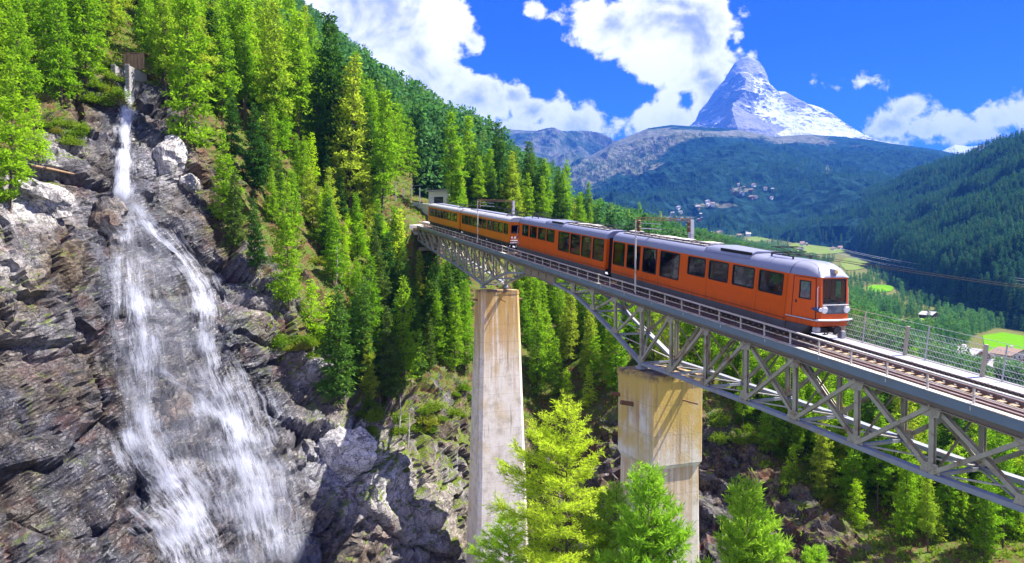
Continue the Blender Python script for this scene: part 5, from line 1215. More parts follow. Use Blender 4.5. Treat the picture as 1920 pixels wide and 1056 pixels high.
def make_tree(kind, H, seed, spec):
    r = np.random.default_rng(seed)
    nb, Rm, t0, per_m, ll, lw, droop, full = spec['nb'], spec['R'] * H, spec['t0'], spec['per_m'], spec['ll'], spec['lw'], spec['droop'], spec.get('full', .75)
    # trunk: slightly bent taper
    bend = r.normal(0, .012 * H, 2)
    axis = lambda t_: np.stack([bend[0] * np.sin(t_ * 2.6), bend[1] * np.sin(t_ * 2.1), t_ * H], -1)
    tk = MB(); ts = np.linspace(-.06, 1.0, 12)
    tk.tube([axis(np.array(q)) for q in ts], [max(.012 * H ** .9 * (1.02 - max(q, 0)) + (.006 * H if q < .03 else 0), .012) for q in ts], 8)
    trunk = tk.mesh(kind + '_trunk', MAT['bark'], smooth=True)
    tb = np.sort(t0 + (1 - t0) * r.random(nb) ** spec.get('dist', 0.9)); tb[-1] = .985
    az = np.cumsum(r.uniform(1.9, 2.9, nb)); rel = (tb - t0) / (1 - t0)
    side = 1 + .28 * np.cos(az - r.uniform(0, 6.28))                 # crowns are fuller on one side
    ln = Rm * ((1 - rel) ** full * r.uniform(.55, 1.12, nb) * np.minimum(1, .55 + rel * 3)) * side + .02 * H
    gap = r.random(nb) < spec.get('gap', .1); ln[gap] *= .45
    el = np.where(rel < .5, -droop, 0) + rel * .55 + r.normal(0, .10, nb)
    d0 = np.stack([np.cos(az) * np.cos(el), np.sin(az) * np.cos(el), np.sin(el)], -1)
    p0 = axis(tb)
    curve = lambda k, s: p0[k] + d0[k] * (ln[k] * s)[:, None] + np.array([0, 0, 1.0]) * (spec['lift'] * ln[k] * (s ** 2) - .18 * droop * ln[k] * s)[:, None]
    S = np.linspace(0, 1, 4); Vs, Fs, Ms, off = [], [], [], 0
    kk = np.arange(nb)
    for s0, s1 in zip(S[:-1], S[1:]):
        rr = .0032 * H * (ln / Rm + .25)
        v, f = sticks(curve(kk, np.full(nb, s0)), curve(kk, np.full(nb, s1)), rr * (1 - s0 * .8), rr * (1 - s1 * .8))
        Vs.append(v); Fs.append(f + off); Ms.append(np.ones(len(f), int)); off += len(v)
    # side twigs carry the needles
    nt = np.maximum(2, (ln * spec['twigs']).astype(int)); kb = np.repeat(kk, nt); s = r.uniform(.12, 1, len(kb)) ** .8
    tp = curve(kb, s); fw = d0[kb]; lat = np.cross(fw, [0, 0, 1.0]); lat /= (np.linalg.norm(lat, axis=1, keepdims=True) + 1e-9)
    sg = r.choice([-1, 1], len(kb)); tl = ln[kb] * (.14 + .34 * (1 - s * .75)) * r.uniform(.6, 1.2, len(kb))
    td = fw * r.uniform(.35, .9, len(kb))[:, None] + lat * (sg * r.uniform(.5, 1.0, len(kb)))[:, None] + np.array([0, 0, 1]) * r.normal(spec['tz'], .22, len(kb))[:, None]
    td /= np.linalg.norm(td, axis=1, keepdims=True)
    if spec.get('wood', False):
        v, f = sticks(tp, tp + td * tl[:, None], np.full(len(tp), .008 * spec['ws']), np.full(len(tp), .004 * spec['ws'])); Vs.append(v); Fs.append(f + off); Ms.append(np.ones(len(f), int)); off += len(v)
    nl = np.maximum(2, (tl * per_m).astype(int) + 1); kt = np.repeat(np.arange(len(tp)), nl); s2 = r.uniform(0, 1, len(kt))
    lp = tp[kt] + td[kt] * (tl[kt] * s2)[:, None] + r.normal(0, spec['jit'], (len(kt), 3))
    # a few needles sit on the main branch and the leader
    ld = td[kt] * spec['fwd'] + r.normal(0, 1, (len(kt), 3)) * np.array([1, 1, .8]) + np.array([0, 0, spec['upn']])
    L_ = ll * r.uniform(.6, 1.3, len(kt)); v = quads_along(lp, ld, L_, L_ * lw, r); f = np.arange(len(v)).reshape(-1, 4)
    Vs.append(v); Fs.append(f + off); Ms.append(np.zeros(len(f), int))
    crown = np_mesh(kind + '_crown', np.concatenate(Vs), np.concatenate(Fs), [MAT[spec['mat']], MAT['bark']], midx=np.concatenate(Ms))
    return trunk, crown
LARCH = dict(nb=150, R=.150, t0=.10, per_m=7.5, ll=.42, lw=.36, droop=.22, lift=.10, twigs=8.0, tz=-.12, jit=.09, fwd=.8, upn=.1, mat='larch_needles', gap=.14)
TALL = dict(LARCH, t0=.30, R=.118, nb=140, gap=.2)
SPRUCE = dict(nb=170, R=.15, t0=.08, per_m=8.0, ll=.44, lw=.38, droop=.30, lift=.05, twigs=8.0, tz=-.25, jit=.09, fwd=1.0, upn=-.1, mat='spruce_needles', gap=.1)
YOUNG = dict(LARCH, R=.22, nb=110, ll=.30, t0=.04, mat='young_larch_needles', gap=.08, twigs=9.0)
PROTO = {}
for nm, sp, hs in (('larch', LARCH, (13, 14, 15, 13.5)), ('tall_larch', TALL, (16, 17, 18)), ('spruce', SPRUCE, (13, 15, 16)), ('young_larch', YOUNG, (7, 8, 6.5))):
    PROTO[nm] = [(h, *make_tree(nm, h, 100 + 7 * k + len(nm), sp)) for k, h in enumerate(hs)]

ntree = {}
def plant(kind, loc, height, label, group=None, lean=0.0):
    v = PROTO[kind][rng.integers(len(PROTO[kind]))]; s = height / v[0]
    o = tag(empty(kind + '_tree' if 'tree' not in kind else kind), label, 'tree', group)
    o.location = loc; w = s * rng.uniform(.9, 1.12); o.scale = (w, w, s); o.rotation_euler = (rng.normal(0, .02) + lean, rng.normal(0, .02), rng.uniform(0, 6.28))
    link('trunk', v[1], o); link('crown', v[2], o); ntree[kind] = ntree.get(kind, 0) + 1
    return o
vB = GB.reshape(-1, 3); FB = grid_faces(len(xs), len(ys))
BV_B = BVHTree.FromPolygons(vB.tolist(), FB.tolist())
vH = G_hill.reshape(-1, 3); BV_H = BVHTree.FromPolygons(vH.tolist(), grid_faces(*G_hill.shape[:2]).tolist())
def hit(px, py, which='ABH'):
    r = Vector(ray(px, py)); r.normalize(); best = None
    for k, bv in (('A', BV_A), ('B', BV_B), ('H', BV_H)):
        if k in which:
            h = bv.ray_cast(Vector((0, 0, 0)), r)
            if h[0] is not None and (best is None or h[3] < best[3]): best = h
    return best
def tree_px(kind, bx, by, top, label, group=None, which='ABH'):
    """a tree standing where this line of sight meets the ground, as tall as it looks"""
    h = hit(bx, by, which)
    if h is None: return None
    p = h[0]; H_ = (by - top) / F_PX * p.y * 1.02
    return plant(kind, (p.x, p.y, p.z - .25), H_, label, group)

# trees that stand out singly
singles = [
    ('larch', 18, 395, 104, 'bright larch at the left edge beside the white rock ledge'),
    ('young_larch', 62, 300, 178, 'small larch leaning over the rocks near the left edge'),
    ('larch', 345, 292, -30, 'tall light green larch directly right of the waterfall head'),
    ('tall_larch', 128, 150, -140, 'dark trunked tree left of the waterfall head'),
    ('larch', 415, 425, 250, 'bright larch above the rocks right of the waterfall'),
    ('spruce', 478, 505, 372, 'dark green bushy spruce on the rocky slope below the bright larches'),
    ('spruce', 440, 470, 320, 'dark green spruce touching the bright larch right of the waterfall'),
    ('larch', 543, 580, 345, 'light yellow green larch alone on the cliff edge in the middle of the slope'),
    ('young_larch', 618, 660, 545, 'low yellow green larch at the rim of the gorge cliff'),
    ('young_larch', 585, 640, 520, 'young larch just above the gorge rim, in front of the dark trees'),
    ('spruce', 620, 330, 38, 'dark topped conifer rising highest against the clouds'),
    ('tall_larch', 560, 300, 30, 'tall bare stemmed larch left of the dark topped conifer'),
    ('tall_larch', 522, 310, 8, 'tall full larch second to the left of the dark topped conifer'),
    ('larch', 655, 400, 112, 'tall larch right of the dark topped conifer'),
    ('tall_larch', 715, 440, 175, 'larch with a bare lower stem above the pale bushes'),
    ('young_larch', 745, 505, 392, 'bright bushy larch beside the far bridge end'),
    ('young_larch', 487, 325, 215, 'small bright larch halfway up the left slope'),
    ('young_larch', 585, 340, 250, 'bright green young tree under the tall larches'),
    ('tall_larch', 848, 402, 212, 'broad crowned larch directly behind the rearmost railcar'),
    ('tall_larch', 882, 405, 222, 'larch second in the row behind the rear railcars'),
    ('spruce', 938, 408, 234, 'dark pointed spruce behind the older railcars'),
    ('spruce', 990, 412, 268, 'narrow dark spruce standing apart against the blue mountain'),
    ('larch', 1062, 420, 303, 'pointed larch against the blue mountain above the second railcar'),
    ('larch', 1028, 418, 312, 'larch left of the pointed one above the second railcar'),
    ('tall_larch', 1103, 424, 343, 'slim larch with a bare stem right of the row behind the train'),
    ('larch', 1200, 436, 380, 'dark larch behind the gantry mast'),
    ('larch', 1238, 440, 398, 'small larch seen under the gantry crossbeam'),
]
for k_, bx, by, tp_, lb in singles: tree_px(k_, bx, by, tp_, lb)

def clearing(x, y):
    """the open cutting where the line leaves the bridge"""
    return 728 < x < 842 and 335 < y < 478
def inside(poly, x, y):
    c = False; n = len(poly)
    for i in range(n):
        x1, y1 = poly[i]; x2, y2 = poly[(i + 1) % n]
        if (y1 > y) != (y2 > y) and x < (x2 - x1) * (y - y1) / (y2 - y1) + x1: c = not c
    return c
WORD = {'larch': 'light green larch', 'tall_larch': 'slim larch', 'spruce': 'dark spruce', 'young_larch': 'bushy young larch'}
def scatter(poly, n, kinds, hr, gap, phrase, group, which='ABH', ymax=260, ymin=0):
    """trees at random places of a patch of slope; gap is the least distance in metres; labels tell kind, size and place"""
    pts = []; px_ = [p[0] for p in poly]; py_ = [p[1] for p in poly]; tries = 0; made = []
    while len(pts) < n and tries < n * 60:
        tries += 1
        x, y = rng.uniform(min(px_), max(px_)), rng.uniform(min(py_), max(py_))
        if not inside(poly, x, y) or clearing(x, y): continue
        h = hit(x, y, which)
        if h is None or h[0].y > ymax or h[0].y < ymin: continue
        p = h[0]
        if any((p - q).length < gap for q in pts): continue
        pts.append(p); k = kinds[rng.integers(len(kinds))]
        lo, hi = hr if k != 'young_larch' else (hr[0] * .35, hr[0] * .65)
        H_ = rng.uniform(lo, hi); made.append((plant(k, (p.x, p.y, p.z - .3), H_, 'x', group), k, H_, x, y))
    if not made: return pts
    ex = np.quantile([m[3] for m in made], np.arange(1, 8) / 8); ey = np.quantile([m[4] for m in made], [.25, .5, .75]); eh = np.quantile([m[2] for m in made], [.33, .67])
    for o, k, H_, x, y in made:
        i = int(np.searchsorted(ex, x)); j = int(np.searchsorted(ey, y)); q = int(np.searchsorted(eh, H_))
        o['label'] = f"{('short', 'mid-height', 'tall')[q]} {WORD[k]} {phrase}, {('topmost ', 'upper ', 'lower ', 'lowest ')[j]}{('far left', 'left', 'inner left', 'centre left', 'centre right', 'inner right', 'right', 'far right')[i]}"
    return pts
scatter([(270, 170), (330, 60), (460, 20), (560, 110), (700, 260), (765, 360), (700, 400), (640, 330), (540, 330), (440, 250), (330, 215)], 84, ['larch', 'tall_larch', 'larch', 'larch', 'spruce'], (11, 19), 3.2, 'in the forest right of the waterfall', 'forest right of the waterfall')
scatter([(-60, 250), (-60, -20), (230, -40), (228, 110), (170, 165), (60, 235)], 26, ['larch', 'spruce', 'tall_larch', 'larch'], (10, 16), 3.2, 'left of the waterfall head', 'forest left of the waterfall')
scatter([(225, 95), (260, 95), (330, 20), (330, -80), (180, -80)], 10, ['spruce', 'larch'], (10, 15), 3.0, 'behind the waterfall head', 'wood behind the waterfall head')
scatter([(430, 300), (560, 320), (660, 400), (690, 440), (560, 470), (500, 420)], 18, ['young_larch', 'larch', 'spruce'], (7, 12), 3.0, 'on the rocky slope', 'trees on the rocky slope')
scatter([(640, 760), (660, 600), (780, 560), (880, 560), (885, 700), (800, 720), (700, 770)], 36, ['spruce', 'spruce', 'larch'], (8, 14), 2.4, 'in the gully under the far span', 'dark trees in the gully')
scatter([(770, 380), (900, 404), (1000, 424), (1130, 436), (1290, 466), (1000, 440), (780, 404)], 40, ['larch', 'tall_larch', 'spruce', 'larch'], (11, 17), 2.8, 'behind the train', 'trees behind the train', ymin=116, ymax=330)
scatter([(985, 560), (1160, 560), (1330, 640), (1330, 735), (1160, 700), (1160, 760), (1000, 760)], 32, ['larch', 'tall_larch', 'young_larch', 'larch'], (9, 15), 2.6, 'on the bank between the piers', 'trees between the piers')
scatter([(1330, 720), (1330, 620), (1500, 640), (1930, 780), (1930, 1056), (1800, 1035), (1640, 955), (1500, 875), (1400, 790)], 110, ['larch', 'tall_larch', 'larch', 'young_larch', 'spruce'], (8.5, 14.5), 2.3, 'under the right bridge span', 'trees under the right bridge span', ymax=125)

scatter([(600, 400), (700, 400), (760, 480), (745, 540), (640, 560), (590, 480)], 20, ['young_larch', 'larch', 'young_larch', 'spruce'], (8, 12), 2.6, 'on the slope left of the far bridge end', 'trees left of the far bridge end')
scatter([(1400, 780), (1500, 850), (1640, 945), (1800, 1030), (1790, 1056), (1640, 1000), (1500, 910), (1380, 800)], 18, ['young_larch', 'larch', 'tall_larch'], (7, 11), 2.4, 'along the rock edge right of the squat pier', 'trees along the rock edge')
# foreground trees below the camera
HERO = dict(nb=110, R=.31, t0=.10, per_m=32.0, ll=.22, lw=.17, droop=.10, lift=.16, twigs=11, tz=.12, jit=.045, fwd=1.3, upn=.25, mat='young_larch_needles', gap=.12, full=.62, wood=True, ws=1.3)
BRUSH = dict(nb=110, R=.24, t0=.08, per_m=46.0, ll=.30, lw=.15, droop=-.10, lift=.34, twigs=10, tz=.55, jit=.035, fwd=.9, upn=.75, mat='stone_pine_needles', gap=.05, full=.6, wood=True, ws=1.2)
PROTO['hero_larch'] = [(14, *make_tree('hero_larch', 14, 501, HERO))]
PROTO['stone_pine'] = [(11, *make_tree('stone_pine', 11, 502, BRUSH)), (10, *make_tree('stone_pine', 10, 503, BRUSH))]
def fore(kind, px, top, Y, H_, label, name):
    p = at(px, top, Y); v = PROTO[kind][rng.integers(len(PROTO[kind]))]; s = H_ / v[0]
    o = tag(empty(name), label, 'tree'); o.location = (p[0], p[1], p[2] - H_); o.scale = (s, s, s); o.rotation_euler = (0, 0, rng.uniform(0, 6.28))
    link('trunk', v[1], o); link('crown', v[2], o)
fore('hero_larch', 1066, 748, 34, 13.5, 'large lime green larch in the foreground between the two piers', 'larch_tree')
fore('stone_pine', 1226, 885, 27, 9.5, 'pointed bright green pine in front of the squat ochre pier', 'pine_tree')
fore('stone_pine', 1412, 912, 33, 11, 'pointed bright green pine at the bottom edge right of the squat pier', 'pine_tree')
fore('stone_pine', 1162, 915, 34, 9, 'pine half hidden between the lime larch and the pointed pine', 'pine_tree')
fore('hero_larch', 955, 960, 36, 9, 'smaller lime larch in front of the tall slender pier', 'larch_tree')
fore('stone_pine', 1535, 1030, 38, 8, 'low green treetop just showing at the bottom edge', 'pine_tree')

# far woods: thousands of conifers as instances of one far tree
FAR = dict(nb=64, R=.17, t0=.06, per_m=2.6, ll=.95, lw=.5, droop=.25, lift=.05, twigs=2.2, tz=-.15, jit=.15, fwd=.9, upn=0, mat='far_haze_needles', gap=.1)
def far_proto(seed, loc, H_, label, mat='far_haze_needles'):
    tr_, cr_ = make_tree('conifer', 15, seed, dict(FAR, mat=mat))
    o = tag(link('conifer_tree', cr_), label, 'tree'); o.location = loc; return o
p = at(1742, 560, 560); z = float(ground_z(p[0], p[1]))
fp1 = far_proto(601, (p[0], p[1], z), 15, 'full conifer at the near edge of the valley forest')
p = at(1702, 580, 520); z = float(ground_z(p[0], p[1]))
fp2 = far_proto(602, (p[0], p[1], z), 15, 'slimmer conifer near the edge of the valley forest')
p = at(1668, 600, 480); z = float(ground_z(p[0], p[1]))
fp3 = far_proto(603, (p[0], p[1], z), 15, 'light green conifer beside the road in the valley', 'valley_needles')
def forest(name, pts, scl, proto, label=None):
    m = bpy.data.meshes.new(name); m.vertices.add(len(pts)); m.vertices.foreach_set('co', np.ascontiguousarray(pts, np.float32).ravel()); m.update()
    vattr(m, 'scl', scl); vattr(m, 'rotz', rng.uniform(0, 6.28, len(pts)))
    o = tag(link(name, m), kind='stuff')
    if label: o['label'] = label
    ng = bpy.data.node_groups.new(name, 'GeometryNodeTree')
    ng.interface.new_socket('Geometry', in_out='INPUT', socket_type='NodeSocketGeometry'); ng.interface.new_socket('Geometry', in_out='OUTPUT', socket_type='NodeSocketGeometry')
    gi, go = ng.nodes.new('NodeGroupInput'), ng.nodes.new('NodeGroupOutput'); ip = ng.nodes.new('GeometryNodeInstanceOnPoints'); ob = ng.nodes.new('GeometryNodeObjectInfo'); ob.inputs[0].default_value = proto
    na, nr = ng.nodes.new('GeometryNodeInputNamedAttribute'), ng.nodes.new('GeometryNodeInputNamedAttribute'); na.inputs[0].default_value = 'scl'; nr.inputs[0].default_value = 'rotz'
    cx = ng.nodes.new('ShaderNodeCombineXYZ'); lk = ng.links.new
    lk(gi.outputs[0], ip.inputs['Points']); lk(ob.outputs['Geometry'], ip.inputs['Instance']); lk(nr.outputs[0], cx.inputs[2]); lk(cx.outputs[0], ip.inputs['Rotation']); lk(na.outputs[0], ip.inputs['Scale']); lk(ip.outputs[0], go.inputs[0])
    md = o.modifiers.new('trees', 'NODES'); md.node_group = ng
    return o
def join_tree(name, kind):
    tr_, cr_ = make_tree(kind, 14, 611, dict(LARCH, nb=90, twigs=6, ll=.5))
    V1 = np.array([v.co for v in tr_.vertices]); F1 = np.array([list(p.vertices) for p in tr_.polygons if len(p.vertices) == 4])
    V2 = np.empty(len(cr_.vertices) * 3, np.float32); cr_.vertices.foreach_get('co', V2); V2 = V2.reshape(-1, 3)
    F2 = np.empty(len(cr_.loops), np.int32); cr_.loops.foreach_get('vertex_index', F2); F2 = F2.reshape(-1, 4); mi = np.empty(len(F2), np.int32); cr_.polygons.foreach_get('material_index', mi)
    return np_mesh(name, np.concatenate([V1, V2]), np.concatenate([F1, F2 + len(V1)]), list(cr_.materials), midx=np.r_[np.ones(len(F1), int), mi])
def loft_points(G, n, jmin, jmax, keep=None, vis=True):
    """random points on a lofted mountain, denser towards the camera as area shrinks"""
    nu, nv = G.shape[:2]; out = []
    d1 = np.linalg.norm(np.diff(G, axis=0)[:, :-1], axis=-1) * np.linalg.norm(np.diff(G, axis=1)[:-1], axis=-1)
    j0, j1 = int(jmin * (nv - 1)), int(jmax * (nv - 1)); a = d1[:, j0:j1]
    px, py = proj(G[:-1, :-1][:, j0:j1]); a = a * ((px > -80) & (px < 2000) & (py > -120) & (py < 700))
    a = a / (np.linalg.norm(G[:-1, :-1][:, j0:j1], axis=-1) ** 1.3)
    c = np.cumsum(a.ravel()); c /= c[-1]; idx = np.searchsorted(c, rng.random(n)); i, j = idx // (j1 - j0), idx % (j1 - j0) + j0
    i, j = np.clip(i, 0, nu - 2), np.clip(j, 0, nv - 2)
    s, t_ = rng.random(n)[:, None], rng.random(n)[:, None]
    P_ = G[i, j] * (1 - s) * (1 - t_) + G[i + 1, j] * s * (1 - t_) + G[i, j + 1] * (1 - s) * t_ + G[i + 1, j + 1] * s * t_
    if keep is not None: P_ = P_[keep(P_)]
    return P_
def clump(P_, f, lo): return fbm(P_ * f, 3, 77) > lo
wood = join_tree('larch', 'larch'); h_ = hit(610, 300, 'A')[0]
wp = tag(link('larch_tree', wood), 'larch whose trunk starts between the two tall bare stemmed larches', 'tree'); wp.location = (h_.x, h_.y, h_.z - .3)
def sheet_points(V, F, n, poly, gap=0):
    c = V[F].mean(1); px, py = proj(c); ok = np.array([inside(poly, a, b_) and not clearing(a, b_) for a, b_ in zip(px, py)]); c = c[ok]
    return c[rng.choice(len(c), n)]
P_ = sheet_points(vA, FA, 170, [(270, 120), (330, 20), (440, -30), (560, 80), (700, 230), (775, 340), (770, 380), (680, 300), (540, 240), (420, 190)])
Q_ = sheet_points(vA, FA, 60, [(-100, 200), (-100, -60), (330, -90), (300, 60), (170, 110)])
f_ = FB[(vB[FB[:, 0], 1] < 175) & (vB[FB[:, 0], 1] > 66)]
R__ = sheet_points(vB, f_, 720, [(1330, 720), (1330, 600), (1500, 620), (1930, 740), (1960, 1056), (1800, 1025), (1640, 940), (1500, 850), (1400, 775)])
S__ = sheet_points(vB, f_, 160, [(940, 540), (1160, 540), (1330, 620), (1330, 700), (1160, 680), (1160, 740), (1000, 720)])
T__ = sheet_points(vB, FB[(vB[FB[:, 0], 1] < 330) & (vB[FB[:, 0], 1] > 118)], 260, [(770, 330), (900, 390), (1300, 455), (1480, 520), (1300, 470), (1000, 432), (770, 400)])
P_ = np.concatenate([P_, Q_, R__, S__, T__]); forest('near_forest', P_ - [0, 0, .4], np.r_[rng.uniform(.7, 1.15, 230), rng.uniform(.3, .75, len(P_) - 230)], wp)
P_ = loft_points(G_hill, 9000, .17, .95); forest('hillside_forest', P_ - [0, 0, .5], rng.uniform(.7, 1.3, len(P_)), fp3)
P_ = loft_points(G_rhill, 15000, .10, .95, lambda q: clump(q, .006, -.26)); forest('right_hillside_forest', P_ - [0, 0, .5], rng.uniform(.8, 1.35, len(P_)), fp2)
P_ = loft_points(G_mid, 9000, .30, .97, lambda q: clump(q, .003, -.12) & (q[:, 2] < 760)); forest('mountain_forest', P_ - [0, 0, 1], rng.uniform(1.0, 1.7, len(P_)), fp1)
clear_ = [(1885, 668, 82, 50), (1545, 462, 66, 26), (1585, 450, 45, 18), (1350, 385, 60, 14), (1890, 735, 85, 42), (1690, 622, 55, 24), (1740, 606, 22, 18), (1600, 500, 40, 22), (1785, 696, 80, 45), (1690, 506, 28, 12), (1330, 438, 24, 12), (1870, 566, 50, 32), (1650, 548, 36, 14), (1500, 520, 30, 14), (1730, 545, 26, 12), (1840, 532, 24, 12), (1420, 452, 26, 10)]
n = 26000; yy_ = np.exp(rng.uniform(np.log(165), np.log(2300), n)); aa_ = rng.uniform(-.10, .80, n); xx_ = aa_ * yy_
P_ = np.stack([xx_, yy_, ground_z(xx_, yy_)], -1); px, py = proj(P_); ok = clump(P_, .012, -.12)
for (cx, cy, rx, ry) in clear_: ok &= ((px - cx) / rx) ** 2 + ((py - cy) / ry) ** 2 > 1
P_ = P_[ok]; forest('valley_forest', P_ - [0, 0, .4], rng.uniform(.5, 1.05, len(P_)), fp3)

# ------------------------------------------------------------------ waterfall
def water_material(name, dens, streak, col=(0.60, 0.63, 0.73)):
    m, t_, b, out = new_mat(name); t_.n.remove(b)
    uv = t_.add('ShaderNodeUVMap').outputs[0]; u, v, _ = t_.xyz(uv)
    pos = t_.add('ShaderNodeTexCoord').outputs['Object']
    wv = t_.noise(uv, 0.5, 3, 0.6, out='Color')
    p = t_.vmath('MULTIPLY_ADD', t_.vmath('SUBTRACT', wv, (.5, .5, .5)), (0.9, 0, 0), uv)
    s1 = t_.noise(t_.vmath('MULTIPLY', p, (1.7, 0.14, 1)), 1.0, 5, 0.65, 0.3); s2 = t_.noise(t_.vmath('MULTIPLY', p, (6.0, 0.32, 1)), 1.0, 6, 0.72, 0.3); s3 = t_.noise(t_.vmath('MULTIPLY', p, (16, 0.9, 1)), 1.0, 3, 0.7)
    big = t_.noise(pos, 0.30, 4, 0.6)
    edge = t_.math('SUBTRACT', 1.0, t_.math('POWER', t_.math('ABSOLUTE', t_.add('ShaderNodeAttribute', attribute_name='across').outputs['Fac']), 2.0))
    end = t_.add('ShaderNodeAttribute', attribute_name='ends').outputs['Fac']
    a = t_.math('ADD', t_.math('MULTIPLY', s1, 1.1), t_.math('ADD', t_.math('MULTIPLY', s2, 1.0), t_.math('ADD', t_.math('MULTIPLY', s3, .45), t_.math('MULTIPLY', t_.math('SUBTRACT', big, .5), 1.3))))
    a = t_.math('ADD', a, t_.math('MULTIPLY', t_.math('SUBTRACT', edge, 0.8), 0.7))
    al = t_.math('MULTIPLY', t_.math('MULTIPLY', t_.smooth(a, streak, streak + .48), t_.smooth(edge, 0, .5)), t_.math('MULTIPLY', t_.smooth(end, 0, 1), dens))
    d = t_.add('ShaderNodeBsdfDiffuse'); d.inputs[0].default_value = (*col, 1); tr = t_.add('ShaderNodeBsdfTranslucent'); tr.inputs[0].default_value = (*col, 1)
    mx = t_.add('ShaderNodeMixShader'); mx.inputs[0].default_value = 0.45; t_.l.new(d.outputs[0], mx.inputs[1]); t_.l.new(tr.outputs[0], mx.inputs[2])
    tp = t_.add('ShaderNodeBsdfTransparent'); m2 = t_.add('ShaderNodeMixShader'); t_.l.new(al, m2.inputs[0]); t_.l.new(tp.outputs[0], m2.inputs[1]); t_.l.new(mx.outputs[0], m2.inputs[2])
    t_.l.new(m2.outputs[0], out.inputs[0])
water_material('falling_water', 0.78, 1.22); water_material('water_strand', 0.92, 1.34); water_material('water_veil', 0.45, 1.20); water_material('solid_water', 0.92, 0.95); water_material('water_mist', 0.12, 0.85)
fall = tag(empty('waterfall', (0, 0, 0)), 'white waterfall dropping from a stone chute and fanning out over the dark cliff', 'waterfall')
def ribbon(pts, mat, off, name, wscale=1.0, nc=13, jit=0.0, seed=0):
    r = np.random.default_rng(seed)
    pts = np.array(pts, float); s = np.r_[0, np.cumsum(np.hypot(*np.diff(pts[:, :2], axis=0).T))]
    n = int(s[-1] / 9) + 2; q = np.stack([np.interp(np.linspace(0, s[-1], n), s, pts[:, k]) for k in range(3)], -1)
    dirs = np.gradient(q[:, :2], axis=0); dirs /= np.linalg.norm(dirs, axis=1, keepdims=True); nr = np.stack([-dirs[:, 1], dirs[:, 0]], -1)
    nr[nr[:, 0] < 0] *= -1; nr = nr * .5 + np.array([.5, 0]); nr /= np.linalg.norm(nr, axis=1, keepdims=True)
    G = np.full((n, nc, 3), np.nan)
    for i in range(n):
        for j, c in enumerate(np.linspace(-1, 1, nc)):
            h = hit_cliff(*(q[i, :2] + nr[i] * c * q[i, 2] * wscale + r.normal(0, jit, 2)))
            if h[0] is not None:
                p = np.array(h[0]); vd = p / np.linalg.norm(p); G[i, j] = p - vd * (off + .25 * abs(r.normal()) * jit)
    # water leaps over hollows: take the nearest distance in a neighbourhood, then smooth along the fall
    Dd = np.linalg.norm(G, axis=-1); Dd = np.where(np.isnan(Dd), np.nanmedian(Dd), Dd)
    for _ in range(3):
        e = np.pad(Dd, 1, mode='edge'); mn = np.min([e[a:a + n, b_:b_ + nc] for a in range(3) for b_ in range(3)], axis=0); mean = np.mean([e[a:a + n, b_:b_ + nc] for a in range(3) for b_ in range(3)], axis=0)
        Dd = np.minimum(Dd, .35 * mn + .65 * mean)
    U = np.empty((n, nc, 2)); P_ = np.empty((n, nc, 3)); mid = None
    for i in range(n):
        for j, c in enumerate(np.linspace(-1, 1, nc)):
            d = ray(*(q[i, :2] + nr[i] * c * q[i, 2] * wscale)); d = d / np.linalg.norm(d); P_[i, j] = d * Dd[i, j]
    along = np.r_[0, np.cumsum(np.linalg.norm(np.diff(P_[:, nc // 2], axis=0), axis=1))]
    wid = np.linalg.norm(P_[:, -1] - P_[:, 0], axis=1)
    for i in range(n):
        U[i, :, 0] = np.linspace(-.5, .5, nc) * wid[i] + seed * 7.3; U[i, :, 1] = along[i] + seed * 3.1
    F = grid_faces(n, nc); m = np_mesh(name, P_.reshape(-1, 3), F, MAT[mat], smooth=True)
    uvl = m.uv_layers.new(name='UVMap'); li = np.empty(len(m.loops), np.int32); m.loops.foreach_get('vertex_index', li); uvl.data.foreach_set('uv', U.reshape(-1, 2)[li].astype(np.float32).ravel())
    vattr(m, 'across', np.broadcast_to(np.linspace(-1, 1, nc), (n, nc)).ravel())
    t_ = np.linspace(0, 1, n); e_ = np.clip(np.minimum(t_ / .12 if seed % 30 != 1 else t_ / .04 + .5, (1 - t_) / .14), 0, 1)
    vattr(m, 'ends', np.repeat(e_, nc))
    return link(name, m, fall)
for k, (nm, pts) in enumerate(WATER.items()):
    if nm == 'seep': continue
    ribbon(pts, 'solid_water' if nm == 'top' else 'falling_water', .30, 'stream', .95, 15, 0, k + 1)
    ribbon(pts, 'water_strand', .55, 'stream', .75, 11, .6, k + 31)
    ribbon([(a + rng.normal(0, 3), b_, w * 1.6 + 10) for a, b_, w in pts], 'water_veil', .8, 'veil', 1.0, 13, .5, k + 61)
ribbon([(300, 560, 60), (305, 640, 110), (320, 720, 130), (340, 800, 130), (350, 880, 140)], 'water_mist', 1.6, 'spray', 1.0, 15, .5, 91)
ribbon([(240, 330, 22), (240, 400, 60), (260, 470, 80), (270, 560, 80)], 'water_mist', 1.3, 'spray', 1.0, 13, .5, 92)
ribbon([(440, 820, 90), (470, 900, 100), (500, 980, 100), (510, 1070, 110)], 'water_mist', 1.8, 'spray', 1.0, 13, .5, 93)

